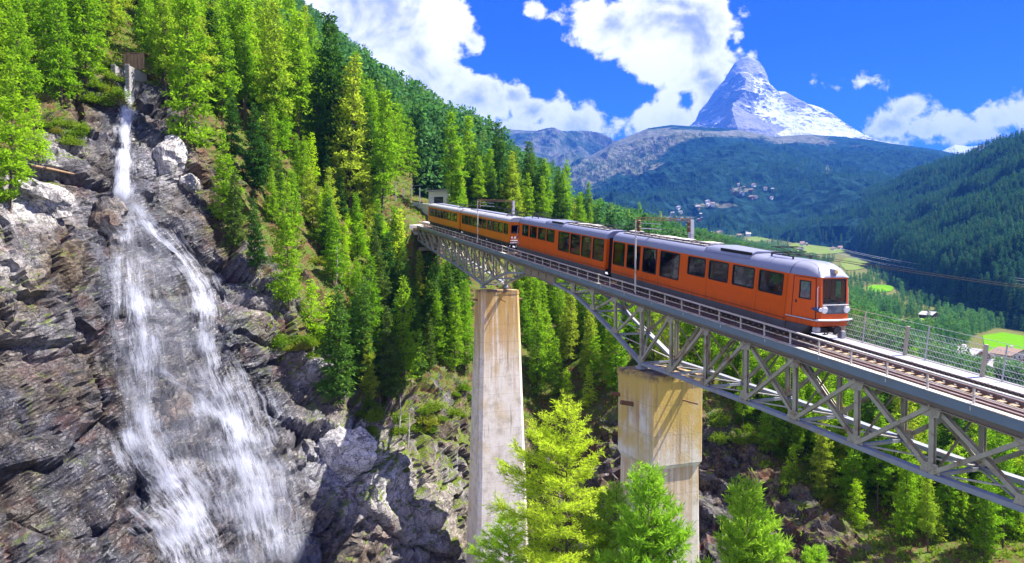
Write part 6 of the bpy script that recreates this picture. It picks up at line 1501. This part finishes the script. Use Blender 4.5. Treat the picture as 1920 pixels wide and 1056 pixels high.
# stone chute and plank box at the head of the fall
h_ = hit_cliff(239, 150)[0]; hx, hy, hz = h_
chute = tag(empty('stone_chute', (hx, hy, hz)), 'stone lined channel guiding the stream at the head of the waterfall', 'water channel')
simple('old_wood', (0.28, 0.18, 0.10), 0.9, 0, 0.35, 5.0, 0.2, (0.16, 0.10, 0.06), streak=True); simple('wall_stone', (0.26, 0.245, 0.24), 0.9, 0, 0.35, 3.0, 0.3)
for s in (-1, 1):
    w = MB().box(s * .85 - .22, s * .85 + .22, -1.5, 2.6, -4.5, 1.4).build('channel_wall', MAT['wall_stone'], chute, bevel=.05)
    for k in range(14):
        z = -4.3 + k * .42
        MB().box(s * .85 - .27 - rng.uniform(0, .05), s * .85 + .27, -1.53 - rng.uniform(.02, .1), -1.49, z, z + .36).build('stone', MAT['wall_stone'], w, bevel=.04, seg=1)
bxo = tag(empty('plank_box', (hx + .3, hy + 1.0, hz + 1.75)), 'brown wooden plank box over the stream where the waterfall begins', 'wooden box')
for k in range(6): MB().box(-1.3 + k * .44, -.89 + k * .44, -.05, .05, -.1, 1.75 + rng.uniform(-.05, .1)).build('plank', MAT['old_wood'], bxo, bevel=.01, seg=1)
MB().box(-1.4, 1.4, .06, 1.6, 1.85, 1.95).build('lid', MAT['old_wood'], bxo); MB().box(-1.35, 1.35, .06, .14, 1.1, 1.25).build('rail', MAT['old_wood'], bxo)

# ------------------------------------------------------------------ boulders, logs, bushes, grass
def boulder(px, py, r_, pale_, label):
    h = hit(px, py, 'AB'); p = h[0]
    bm = bmesh.new(); bmesh.ops.create_icosphere(bm, subdivisions=4, radius=1); V = np.array([v.co for v in bm.verts])
    f, c = facets(V * 1.3 + px, 3, .9); g = fbm(V * 3 + py, 3, 5); V = V * (1 + .30 * f + .07 * g)[:, None] * np.array(r_)
    for v, q in zip(bm.verts, V): v.co = q
    me = bpy.data.meshes.new('boulder'); bm.to_mesh(me); bm.free(); me.materials.append(MAT['rock'])
    for n_, v_ in (('soil', 0), ('moss', .05), ('pale', pale_), ('wet', 0)): vattr(me, n_, np.full(len(V), v_))
    o = tag(link('boulder', me), label, 'boulder'); o.location = p + Vector((0, .2, 0)); o.rotation_euler = (rng.uniform(-.3, .3), rng.uniform(-.3, .3), rng.uniform(0, 6))
for a in [(195, 420, (2.6, 1.6, 2.4), .15, 'big ochre boulder the waterfall splits on, at its left side'), (318, 300, (1.9, 1.3, 2.7), .9, 'tall pale boulder right of the upper waterfall'), (352, 345, (1.5, 1.1, 1.2), .7, 'smaller pale block below the tall pale boulder'),
          (80, 375, (2.6, 1.4, 1.5), .8, 'whitish rock ledge block at the left edge'), (330, 770, (1.6, 1.2, 2.4), .1, 'mossy boulder between the two lower streams'), (585, 700, (2.0, 1.4, 1.8), .5, 'lavender grey block at the rim right of the falls'), (640, 855, (3.2, 1.6, 2.6), .95, 'white cracked outcrop low in the gorge'),
          (490, 575, (1.4, 1.0, 1.0), .3, 'grey boulder on the slope beside the right stream')]: boulder(*a)
def log(px, py, px2, py2, r_, label, mat='old_wood'):
    a, b_ = hit(px, py, 'AB')[0], hit(px2, py2, 'AB')[0]
    u_ = Vector((0, -.3, .25)); tag(MB().tube([tuple(a + u_), tuple((a + b_) / 2 + u_ * 1.1), tuple(b_ + u_)], [r_, r_ * .85, r_ * .6], 8).build('fallen_log', MAT[mat], smooth=True), label, 'log')
log(62, 316, 142, 332, .16, 'long grey fallen trunk lying across the slope left of the waterfall'); log(66, 305, 84, 292, .14, 'short broken log above the long fallen trunk')
simple('dead_wood', (0.42, 0.38, 0.34), 0.9, 0, 0.3, 5.0)
for px, py, top, lb in ((629, 545, 462, 'dead bare trunk standing on the rocky slope'), (748, 810, 742, 'pale dead stem hanging at the gorge rim'), (765, 835, 775, 'second thinner dead stem at the gorge rim')):
    p = hit(px, py, 'AB')[0]; H_ = (py - top) / F_PX * p.y
    m_ = MB(); m_.tube([(0, 0, -.3), (.05 * H_, 0, H_ * .6), (.04 * H_, 0, H_)], [.10, .07, .03], 7)
    for k in range(7): z = H_ * (.3 + .09 * k); a_ = rng.uniform(0, 6.28); m_.tube([(.04 * H_, 0, z), (.04 * H_ + .6 * math.cos(a_), .6 * math.sin(a_), z + .1)], [.025, .008], 5)
    o = tag(m_.build('dead_tree', MAT['dead_wood'], smooth=True), lb, 'dead tree'); o.location = p
def shrub_mesh(seed, pale_=False):
    r = np.random.default_rng(seed); n = 1400; d = r.normal(size=(n, 3)); d[:, 2] = np.abs(d[:, 2]); d /= np.linalg.norm(d, axis=1, keepdims=True)
    lob = 1 + .35 * np.sin(3 * np.arctan2(d[:, 1], d[:, 0]) + seed) + .2 * r.normal(size=n); P_ = d * (lob * r.uniform(.35, 1, n) ** .5)[:, None] * np.array([1, 1, .75])
    v = quads_along(P_, d + r.normal(0, .8, (n, 3)), r.uniform(.14, .28, n), r.uniform(.07, .13, n), r); F = np.arange(len(v)).reshape(-1, 4)
    st = r.integers(0, n, 26); v2, f2 = sticks(np.zeros((26, 3)) + [0, 0, -.25], P_[st], np.full(26, .035), np.full(26, .01))
    return np_mesh('shrub', np.concatenate([v, v2]), np.concatenate([F, f2 + len(v)]), [MAT['shrub_leaves' if not pale_ else 'young_larch_needles'], MAT['bark']], midx=np.r_[np.zeros(len(F), int), np.ones(len(f2), int)])
SH = [shrub_mesh(k) for k in range(5)]; SHP = [shrub_mesh(9, True), shrub_mesh(11, True)]
def shrubs(poly, n, sz, phrase, group, pal=SH, which='AB'):
    xs_, ys_ = [p[0] for p in poly], [p[1] for p in poly]; k = 0; made = []
    while k < n:
        x, y = rng.uniform(min(xs_), max(xs_)), rng.uniform(min(ys_), max(ys_))
        if not inside(poly, x, y): continue
        h = hit(x, y, which)
        k += 1
        if h is None: continue
        o = tag(link('shrub', pal[rng.integers(len(pal))]), 'x', 'shrub', group); s = rng.uniform(*sz); o.scale = (s * rng.uniform(.8, 1.3), s * rng.uniform(.8, 1.3), s); o.location = h[0]; o.rotation_euler = (rng.normal(0, .15), rng.normal(0, .15), rng.uniform(0, 6)); made.append((o, s, x, y))
    ex = np.quantile([m[2] for m in made], np.arange(1, 4) / 4); ey = np.median([m[3] for m in made]); es = np.median([m[1] for m in made])
    for o, s, x, y in made:
        o['label'] = f"{'larger' if s > es else 'smaller'} leafy shrub {phrase}, {'lower' if y > ey else 'upper'} {('far left', 'left', 'right', 'far right')[int(np.searchsorted(ex, x))]}"
shrubs([(650, 410), (720, 420), (740, 470), (670, 480)], 12, (.8, 1.5), 'in the pale clump above the gorge', 'pale bushes above the gorge', SHP)
shrubs([(560, 340), (700, 400), (760, 480), (700, 560), (600, 520)], 26, (.6, 1.3), 'on the slope left of the far bridge end', 'bushes left of the far bridge end')
shrubs([(500, 640), (640, 700), (560, 660), (610, 640)], 12, (.5, 1.1), 'along the gorge rim', 'bushes along the gorge rim')
shrubs([(160, 130), (225, 130), (225, 210), (120, 200)], 14, (.7, 1.4), 'left of the waterfall head', 'bushes left of the waterfall head')
shrubs([(660, 770), (880, 720), (880, 800), (720, 830), (660, 810)], 22, (.5, 1.2), 'on the mossy rock below the gully', 'bushes on the mossy rock')
shrubs([(0, 240), (120, 230), (180, 260), (60, 300)], 12, (.5, 1.0), 'on the brown slope at the left', 'bushes on the brown slope')
shrubs([(1340, 760), (1500, 860), (1640, 960), (1640, 1010), (1480, 930), (1340, 840)], 26, (.5, 1.2), 'on the rock edge right of the squat pier', 'bushes on the rock edge')
def tufts(name, V, F, dens, n, size, label):
    """ground cover: small blades on soil and moss"""
    c = V[F].mean(1); w = dens[F].mean(1); px, py = proj(c); w = w * ((px > -60) & (px < 1980) & (py > -40) & (py < 1120)) / c[:, 1]
    cs = np.cumsum(w); idx = np.searchsorted(cs, rng.random(n) * cs[-1]); k = rng.integers(0, 4, n); P_ = V[F[idx]].mean(1) + rng.normal(0, .2, (n, 3)) * [1, 1, .3]
    m_ = 5; Pb = np.repeat(P_, m_, 0) + rng.normal(0, .12, (n * m_, 3)) * [1, 1, 0]; d = rng.normal(0, .6, (n * m_, 3)) + [0, 0, .8]
    v = quads_along(Pb, d, rng.uniform(.6, 1.3, n * m_) * size, rng.uniform(.25, .5, n * m_) * size, rng)
    tag(link(name, np_mesh(name, v, np.arange(len(v)).reshape(-1, 4), MAT['shrub_leaves'])), label, kind='stuff')
tufts('undergrowth', vA, FA, np.clip(soilA.ravel() * .8 + mossA.ravel() * .35 - .3, 0, 1), 16000, .42, 'low green undergrowth on the forest slope and mossy ledges')
tufts('undergrowth', vB, FB, np.clip(soilB.ravel() - .2, 0, 1) * (vB[:, 1] < 170), 14000, .45, 'low green undergrowth on the bank under the bridge')

# ------------------------------------------------------------------ valley: meadows, road, chalets, power line
simple('meadow_grass', (0.085, 0.225, 0.006), 1.0, 0, 0.15, 0.06, 0, (0.12, 0.23, 0.012), spec=0.0); simple('pale_grass', (0.115, 0.165, 0.035), 1.0, 0, 0.35, 0.03, 0, (0.19, 0.175, 0.09), spec=0.0); simple('gravel', (0.55, 0.53, 0.50), 0.95, 0, 0.2, 0.8)
simple('larch_wall', (0.17, 0.085, 0.045), 0.9, 0, 0.3, 2.0, 0, (0.11, 0.06, 0.035), streak=True); simple('white_wall', (0.72, 0.70, 0.66), 0.9, 0, 0.08, 1.0); simple('stone_roof', (0.36, 0.35, 0.36), 0.9, 0, 0.25, 2.0); simple('brown_roof', (0.25, 0.17, 0.13), 0.9, 0, 0.25, 2.0); simple('dark_glass', (0.03, 0.04, 0.05), 0.15)
def patch(name, poly, mat, lift, n=18, label=None):
    """a thin sheet lying on the valley floor; poly in (px, py, depth)"""
    P3 = np.array([at(*p) for p in poly]); c = P3.mean(0); V, F = [], []
    ring = [P3]; k_ = np.linspace(1, 0, n)
    Pd = np.concatenate([np.linspace(P3[i], P3[(i + 1) % len(P3)], 7)[:-1] for i in range(len(P3))])
    for k in k_:
        q = c + (Pd - c) * k; q[:, 2] = ground_z(q[:, 0], q[:, 1]) + lift; V.append(q)
    V = np.array(V); m = V.shape[1]; F = [(i * m + j, i * m + (j + 1) % m, (i + 1) * m + (j + 1) % m, (i + 1) * m + j) for i in range(n - 1) for j in range(m)]
    tag(link(name, np_mesh(name, V.reshape(-1, 3), np.array(F), MAT[mat], smooth=True)), label, kind='structure')
def gpt(px, py):
    """where a line of sight meets the valley floor"""
    h = hit(px, py, 'B'); return (px, py, h[0].y) if h else (px, py, 400)
def gpoly(pp): return [gpt(*p) for p in pp]
patch('meadow', gpoly([(1842, 630), (1880, 624), (1925, 632), (1990, 650), (1990, 690), (1900, 676), (1848, 660)]), 'meadow_grass', .5)
patch('meadow', gpoly([(1580, 488), (1612, 484), (1612, 504), (1585, 506)]), 'meadow_grass', .8); patch('meadow', gpoly([(1840, 555), (1880, 535), (1925, 560), (1925, 600), (1880, 590)]), 'pale_grass', .8)
patch('meadow', gpoly([(1478, 462), (1510, 444), (1560, 434), (1592, 436), (1604, 456), (1585, 474), (1540, 478), (1500, 474)]), 'pale_grass', 1.2); patch('meadow', gpoly([(1296, 432), (1350, 428), (1350, 446), (1300, 446)]), 'pale_grass', 2)
for cx, cy, rx, ry in ((1600, 496, 30, 13), (1690, 614, 40, 12), (1650, 542, 28, 8), (1690, 502, 20, 6), (1740, 600, 16, 9), (1780, 684, 60, 24), (1500, 516, 24, 8), (1730, 541, 20, 7), (1420, 449, 20, 6)):
    patch('meadow', gpoly([(cx + rx * math.cos(k) * rng.uniform(.75, 1.1), cy + ry * math.sin(k) * rng.uniform(.75, 1.1)) for k in np.linspace(0, 6.28, 10)[:-1]]), ('pale_grass', 'meadow_grass')[int(cx) % 3 == 0], .9)
patch('road', gpoly([(1612, 664), (1650, 640), (1690, 616), (1712, 608), (1716, 618), (1690, 630), (1650, 656), (1618, 674)]), 'gravel', .7)
patch('yard', gpoly([(1700, 700), (1800, 700), (1930, 700), (1930, 790), (1820, 740), (1720, 720)]), 'gravel', .35)
def chalet(px, py, wpx, ratio, wall, roof, label, ang=0.3, group='chalets of the village in the valley', storeys=2, which='B' , up=0, detail=True):
    h = hit(px, py, which) if not isinstance(which, tuple) else None
    p = h[0] if h else Vector(at(px, py, 900)); W_ = wpx / F_PX * p.y; D_ = W_ * ratio; H_ = W_ * .22 * storeys; s = W_ / 10
    c = tag(empty('chalet', (p.x, p.y, p.z + up)), label, 'house', group); c.rotation_euler = (0, 0, ang)
    m_ = MB(); m_.prism([(-W_ / 2, -H_ * .6), (W_ / 2, -H_ * .6), (W_ / 2, H_), (0, H_ + W_ * .2), (-W_ / 2, H_)], 'y', -D_ / 2, D_ / 2); m_.build('wall', MAT[wall], c)
    for sg in (-1, 1):
        m_ = MB(); e = W_ * .62
        m_.hexa([(0, -D_ * .58, H_ + W_ * .2 + .02 * s), (sg * e, -D_ * .58, H_ - W_ * .048 + .02 * s), (sg * e, D_ * .58, H_ - W_ * .048 + .02 * s), (0, D_ * .58, H_ + W_ * .2 + .02 * s),
                 (0, -D_ * .58, H_ + W_ * .2 + .4 * s), (sg * e, -D_ * .58, H_ - W_ * .048 + .35 * s), (sg * e, D_ * .58, H_ - W_ * .048 + .35 * s), (0, D_ * .58, H_ + W_ * .2 + .4 * s)]); rf = m_.build('roof', MAT[roof], c)
    MB().box(W_ * .15, W_ * .24, D_ * .1, D_ * .2, H_ + W_ * .06, H_ + W_ * .3).build('chimney', MAT['white_wall'], rf)
    if detail:
        nw = 4
        for f in range(storeys):
            for k in range(nw):
                x = -W_ * .36 + k * W_ * .24; z = H_ * (f + .35) / storeys
                w = MB().box(x - W_ * .05, x + W_ * .05, -D_ / 2 - .05 * s, -D_ / 2 + .02, z, z + W_ * .11).build('window', MAT['white_wall'], c)
                MB().box(x - W_ * .04, x + W_ * .04, -D_ / 2 - .08 * s, -D_ / 2 - .055 * s, z + W_ * .01, z + W_ * .10).build('pane', MAT['dark_glass'], w)
        m_ = MB(); m_.box(-W_ * .5, W_ * .5, -D_ / 2 - W_ * .1, -D_ / 2 - .09 * s, H_ * .46, H_ * .49); m_.box(-W_ * .5, W_ * .5, -D_ / 2 - W_ * .1, -D_ / 2 - W_ * .09, H_ * .49, H_ * .62); m_.build('balcony', MAT['larch_wall'], c)
    return c
for a in [(1742, 600, 24, 1.0, 'larch_wall', 'stone_roof', 'red brown chalet with a pale roof among the firs, left of the meadow', .5), (1722, 628, 40, .8, 'larch_wall', 'brown_roof', 'long low brown roofed house beside the road behind the mesh fence', .1),
          (1800, 610, 20, 1, 'white_wall', 'brown_roof', 'small brown roofed house half hidden by firs above the meadow', .7), (1902, 560, 22, 1.2, 'white_wall', 'brown_roof', 'white house at the right edge above the meadow', .2),
          (1808, 690, 58, 1.0, 'larch_wall', 'stone_roof', 'large dark chalet with a wide grey roof seen through the mesh fence', .4), (1895, 682, 44, 1.0, 'white_wall', 'brown_roof', 'big pale roofed house at the right edge below the meadow', .2), (1880, 706, 46, 1.1, 'white_wall', 'stone_roof', 'grey roofed house in front of the big pale roofed one', .5),
          (1862, 742, 40, 1.2, 'white_wall', 'stone_roof', 'white roofed building under the right end of the bridge', .1), (1905, 790, 44, 1.0, 'larch_wall', 'brown_roof', 'dark walled house seen below the bridge girder at the right edge', .3), (1640, 616, 16, 1, 'larch_wall', 'stone_roof', 'little barn on the clearing behind the cab', .9),
          (1690, 500, 13, 1.2, 'larch_wall', 'stone_roof', 'lone barn under the power line', .2), (1838, 527, 12, 1.2, 'larch_wall', 'brown_roof', 'lone hut on the slope under the right end of the power line', .2)]: chalet(*a)
vill = [((1500, 440), (1598, 470), 30, 'hamlet by the cab roof', 'B'), ((1330, 428), (1420, 446), 14, 'village behind the front railcar', 'B')]
G_lookup = BVHTree.FromPolygons(G_mid.reshape(-1, 3).tolist(), grid_faces(*G_mid.shape[:2]).tolist())
TINY = []
def tiny(px, py, w_, label, group, surf):
    r = Vector(ray(px, py)); r.normalize(); h = surf.ray_cast(Vector((0, 0, 0)), r)
    if h[0] is None: return
    p = h[0]; W_ = w_ / F_PX * p.y; H_ = W_ * .5
    c = tag(empty('chalet', tuple(p)), label, 'house', group); c.rotation_euler = (0, 0, rng.uniform(0, 1.5))
    wi, ri = rng.integers(2), rng.integers(2)
    MB().box(-W_ / 2, W_ / 2, -W_ * .45, W_ * .45, -H_, H_).build('wall', MAT[('larch_wall', 'white_wall')[wi]], c)
    MB().prism([(-W_ * .6, H_ * 1.02), (W_ * .6, H_ * 1.02), (0, H_ * 1.75)], 'y', -W_ * .55, W_ * .55).build('roof', MAT[('stone_roof', 'brown_roof')[ri]], c)
    TINY.append((c, px, py, ('dark', 'white')[wi], ('grey', 'brown')[ri], label))
for (a, b_, n, ph, wh) in vill:
    k = 0
    for i in range(n):
        x, y = rng.uniform(a[0], b_[0]), rng.uniform(a[1], b_[1])
        tiny(x, y, rng.uniform(5, 9), f"tiny chalet in the {ph}", ph, BV_B)
for i in range(26):
    t__ = rng.random(); x = 1250 + 190 * t__ + rng.normal(0, 8); y = 405 - 55 * t__ + rng.normal(0, 8) + (20 if rng.random() < .3 else 0)
    tiny(x, y, rng.uniform(4.5, 7.5), 'tiny chalet on the terrace below the peak', 'chalets on the terrace under the mountain', G_lookup)
for lb in set(q[5] for q in TINY):
    grp = [q for q in TINY if q[5] == lb]; ex = np.quantile([q[1] for q in grp], np.arange(1, 7) / 7); em = np.quantile([q[2] for q in grp], [.33, .67])
    for c, x, y, w_, r_, _ in grp:
        c['label'] = f"tiny {w_} walled, {r_} roofed {lb[5:]}, {('upper', 'middle', 'lower')[int(np.searchsorted(em, y))]} {('far left', 'left', 'inner left', 'centre', 'inner right', 'right', 'far right')[int(np.searchsorted(ex, x))]}"
# power line
py_ = hit(1722, 500, 'B')[0]; H_ = 24
pyl = tag(empty('pylon', tuple(py_)), 'thin lattice power pylon in the valley forest', 'pylon')
m_ = MB()
for sx in (-1, 1):
    for sy in (-1, 1): m_.bar((sx * 1.6, sy * 1.6, -2), (sx * .3, sy * .3, H_), .2, .2)
for z in np.arange(0, H_, 3): k = 1.6 - 1.3 * z / H_; k2 = 1.6 - 1.3 * (z + 3) / H_; m_.bar((-k, -k, z), (k2, -k2, z + 3), .1, .1); m_.bar((k, -k, z), (-k2, -k2, z + 3), .1, .1)
m_.build('lattice', MAT['galvanised'], pyl)
for z in (H_ - 1, H_ - 5): MB().bar((-4, 0, z), (4, 0, z), .25, .25).build('crossarm', MAT['galvanised'], pyl)
for k, (dy_, dx_, ps) in enumerate([(0, 0, 'highest'), (4, 8, 'second highest'), (9, -4, 'third highest'), (13, 10, 'lowest')]):
    a, b_ = at(1560 + dx_, 462 + dy_, 1500), at(2010, 534 + dy_ * 1.2, 560)
    pts = [a + (b_ - a) * t_ + np.array([0, 0, -16 * 4 * t_ * (1 - t_) * .35]) for t_ in np.linspace(0, 1, 24)]
    tag(MB().tube(pts, .22, 5).build('power_cable', MAT['chrome_paint']), f'{ps} power cable across the valley, right of the cab', 'cable', 'power cables across the valley')

# ------------------------------------------------------------------ cutting beyond the bridge: masts, gallery, pale wall
g0 = BP(-60, 2, -.7)
def bed(u, v, h): return BP(u, v, h)
m_ = MB(); pa = []
for k in range(16):
    u = -57.5 - k * 2.2; c = -.06 * max(0, k - 1) ** 2 * .55; pa.append((u, c))
m_.rings([[BP(u, c - 1.2, -.68), BP(u, c + 5.2, -.68), BP(u, c + 5.6, -2.2), BP(u, c - 1.6, -2.2)] for u, c in pa]); tag(m_.build('track_bed', MAT['gravel']), kind='structure')
trk = tag(empty('railway_track', (0, 0, 0)), 'curving track on gravel beyond the far bridge end', 'railway track')
for o_ in (1.45, 2.45): MB().tube([tuple(BP(u, c + o_, -.55)) for u, c in pa], .05, 6).build('rail', MAT['rail_steel'], trk)
for (u, c) in pa:
    for q in (0, .55, 1.1, 1.65): MB().bar(BP(u - q, c + 1.1, -.62), BP(u - q, c + 2.8, -.62), .2, .1).build('sleeper', MAT['sleeper_wood'], trk)
rw = tag(empty('retaining_wall', (0, 0, 0)), 'pale retaining wall along the cutting behind the last railcar', 'wall')
for k in range(1, 12):
    (u, c), (u2, c2) = pa[k], pa[k + 1]; p, q = BP(u, c + 6.2, 0), BP(u2 + .06, c2 + 6.2, 0); n_ = EV * .35
    MB().hexa([p - (0, 0, 2.5), q - (0, 0, 2.5), q - (0, 0, 2.5) + n_, p - (0, 0, 2.5) + n_, p + (0, 0, 2.2), q + (0, 0, 2.2), q + (0, 0, 2.2) + n_, p + (0, 0, 2.2) + n_]).build('panel', MAT['white_wall'], rw, bevel=.04, seg=1)
for k, (px, top, base, ps) in enumerate([(742, 340, 398, 'leftmost'), (757, 352, 396, 'second from the left'), (772, 345, 396, 'third from the left'), (787, 352, 398, 'rightmost')]):
    Y = 124 + 4 * k; a, b_ = at(px, base + 8, Y), at(px, top, Y)
    o = tag(empty('line_mast', tuple(a)), f'{ps} of the slim grey line masts beyond the bridge end', 'mast', 'line masts beyond the bridge'); h_ = b_[2] - a[2]
    MB().tube([(0, 0, 0), (0, 0, h_)], [.12, .09], 8).build('pole', MAT['galvanised'], o); MB().bar((0, 0, h_ - .4), (2.2, -.6, h_ - .25), .07, .07).build('arm', MAT['galvanised'], o)
p = at(828, 388, 140); gal = tag(empty('lineside_hut', tuple(p)), 'small grey lineside hut with a dark doorway above the last railcar', 'hut'); gal.rotation_euler = (0, 0, -.3)
MB().box(-2.2, 2.2, -1.5, 1.5, -1, 3.0).build('wall', MAT['white_wall'], gal); MB().box(-2.6, 2.6, -1.9, 1.9, 3.005, 3.3).build('roof', MAT['stone_roof'], gal); MB().box(-1.0, 1.0, -1.56, -1.505, -.9, 1.9).build('door', MAT['dark_glass'], gal)
p = at(826, 352, 165); patch('road', [(812, 372, 150), (842, 372, 150), (838, 345, 185), (822, 345, 185)], 'gravel', .6)

# ------------------------------------------------------------------ air of the valley
m, t_, b, out = new_mat('air'); t_.n.remove(b)
pv = t_.add('ShaderNodeVolumePrincipled')
pv.inputs['Color'].default_value = (0.05, 0.24, 1.0, 1); pv.inputs['Density'].default_value = 7.5e-5; pv.inputs['Anisotropy'].default_value = 0.0
t_.l.new(pv.outputs[0], out.inputs['Volume'])
zlow, ztop = 0.0, 0.0
for o in SC.objects:
    if o.type == 'MESH' and o.parent is None and o.get('kind') == 'structure':
        c = [o.matrix_world @ Vector(k) for k in o.bound_box]; zlow = min(zlow, min(k.z for k in c)); ztop = max(ztop, max(k.z for k in c))
        assert all(-14000 < k.x < 14000 and -400 < k.y < 16000 for k in c), (o.name, [tuple(k) for k in c])
hz = tag(MB().box(-14000, 14000, -400, 16000, zlow - 1.0, ztop + 40.0).build('haze', MAT['air']), 'thin blue mountain air filling the valley', kind='stuff')

print('TRIS', sum(len(m.loops) - 2 * len(m.polygons) for m in bpy.data.meshes))
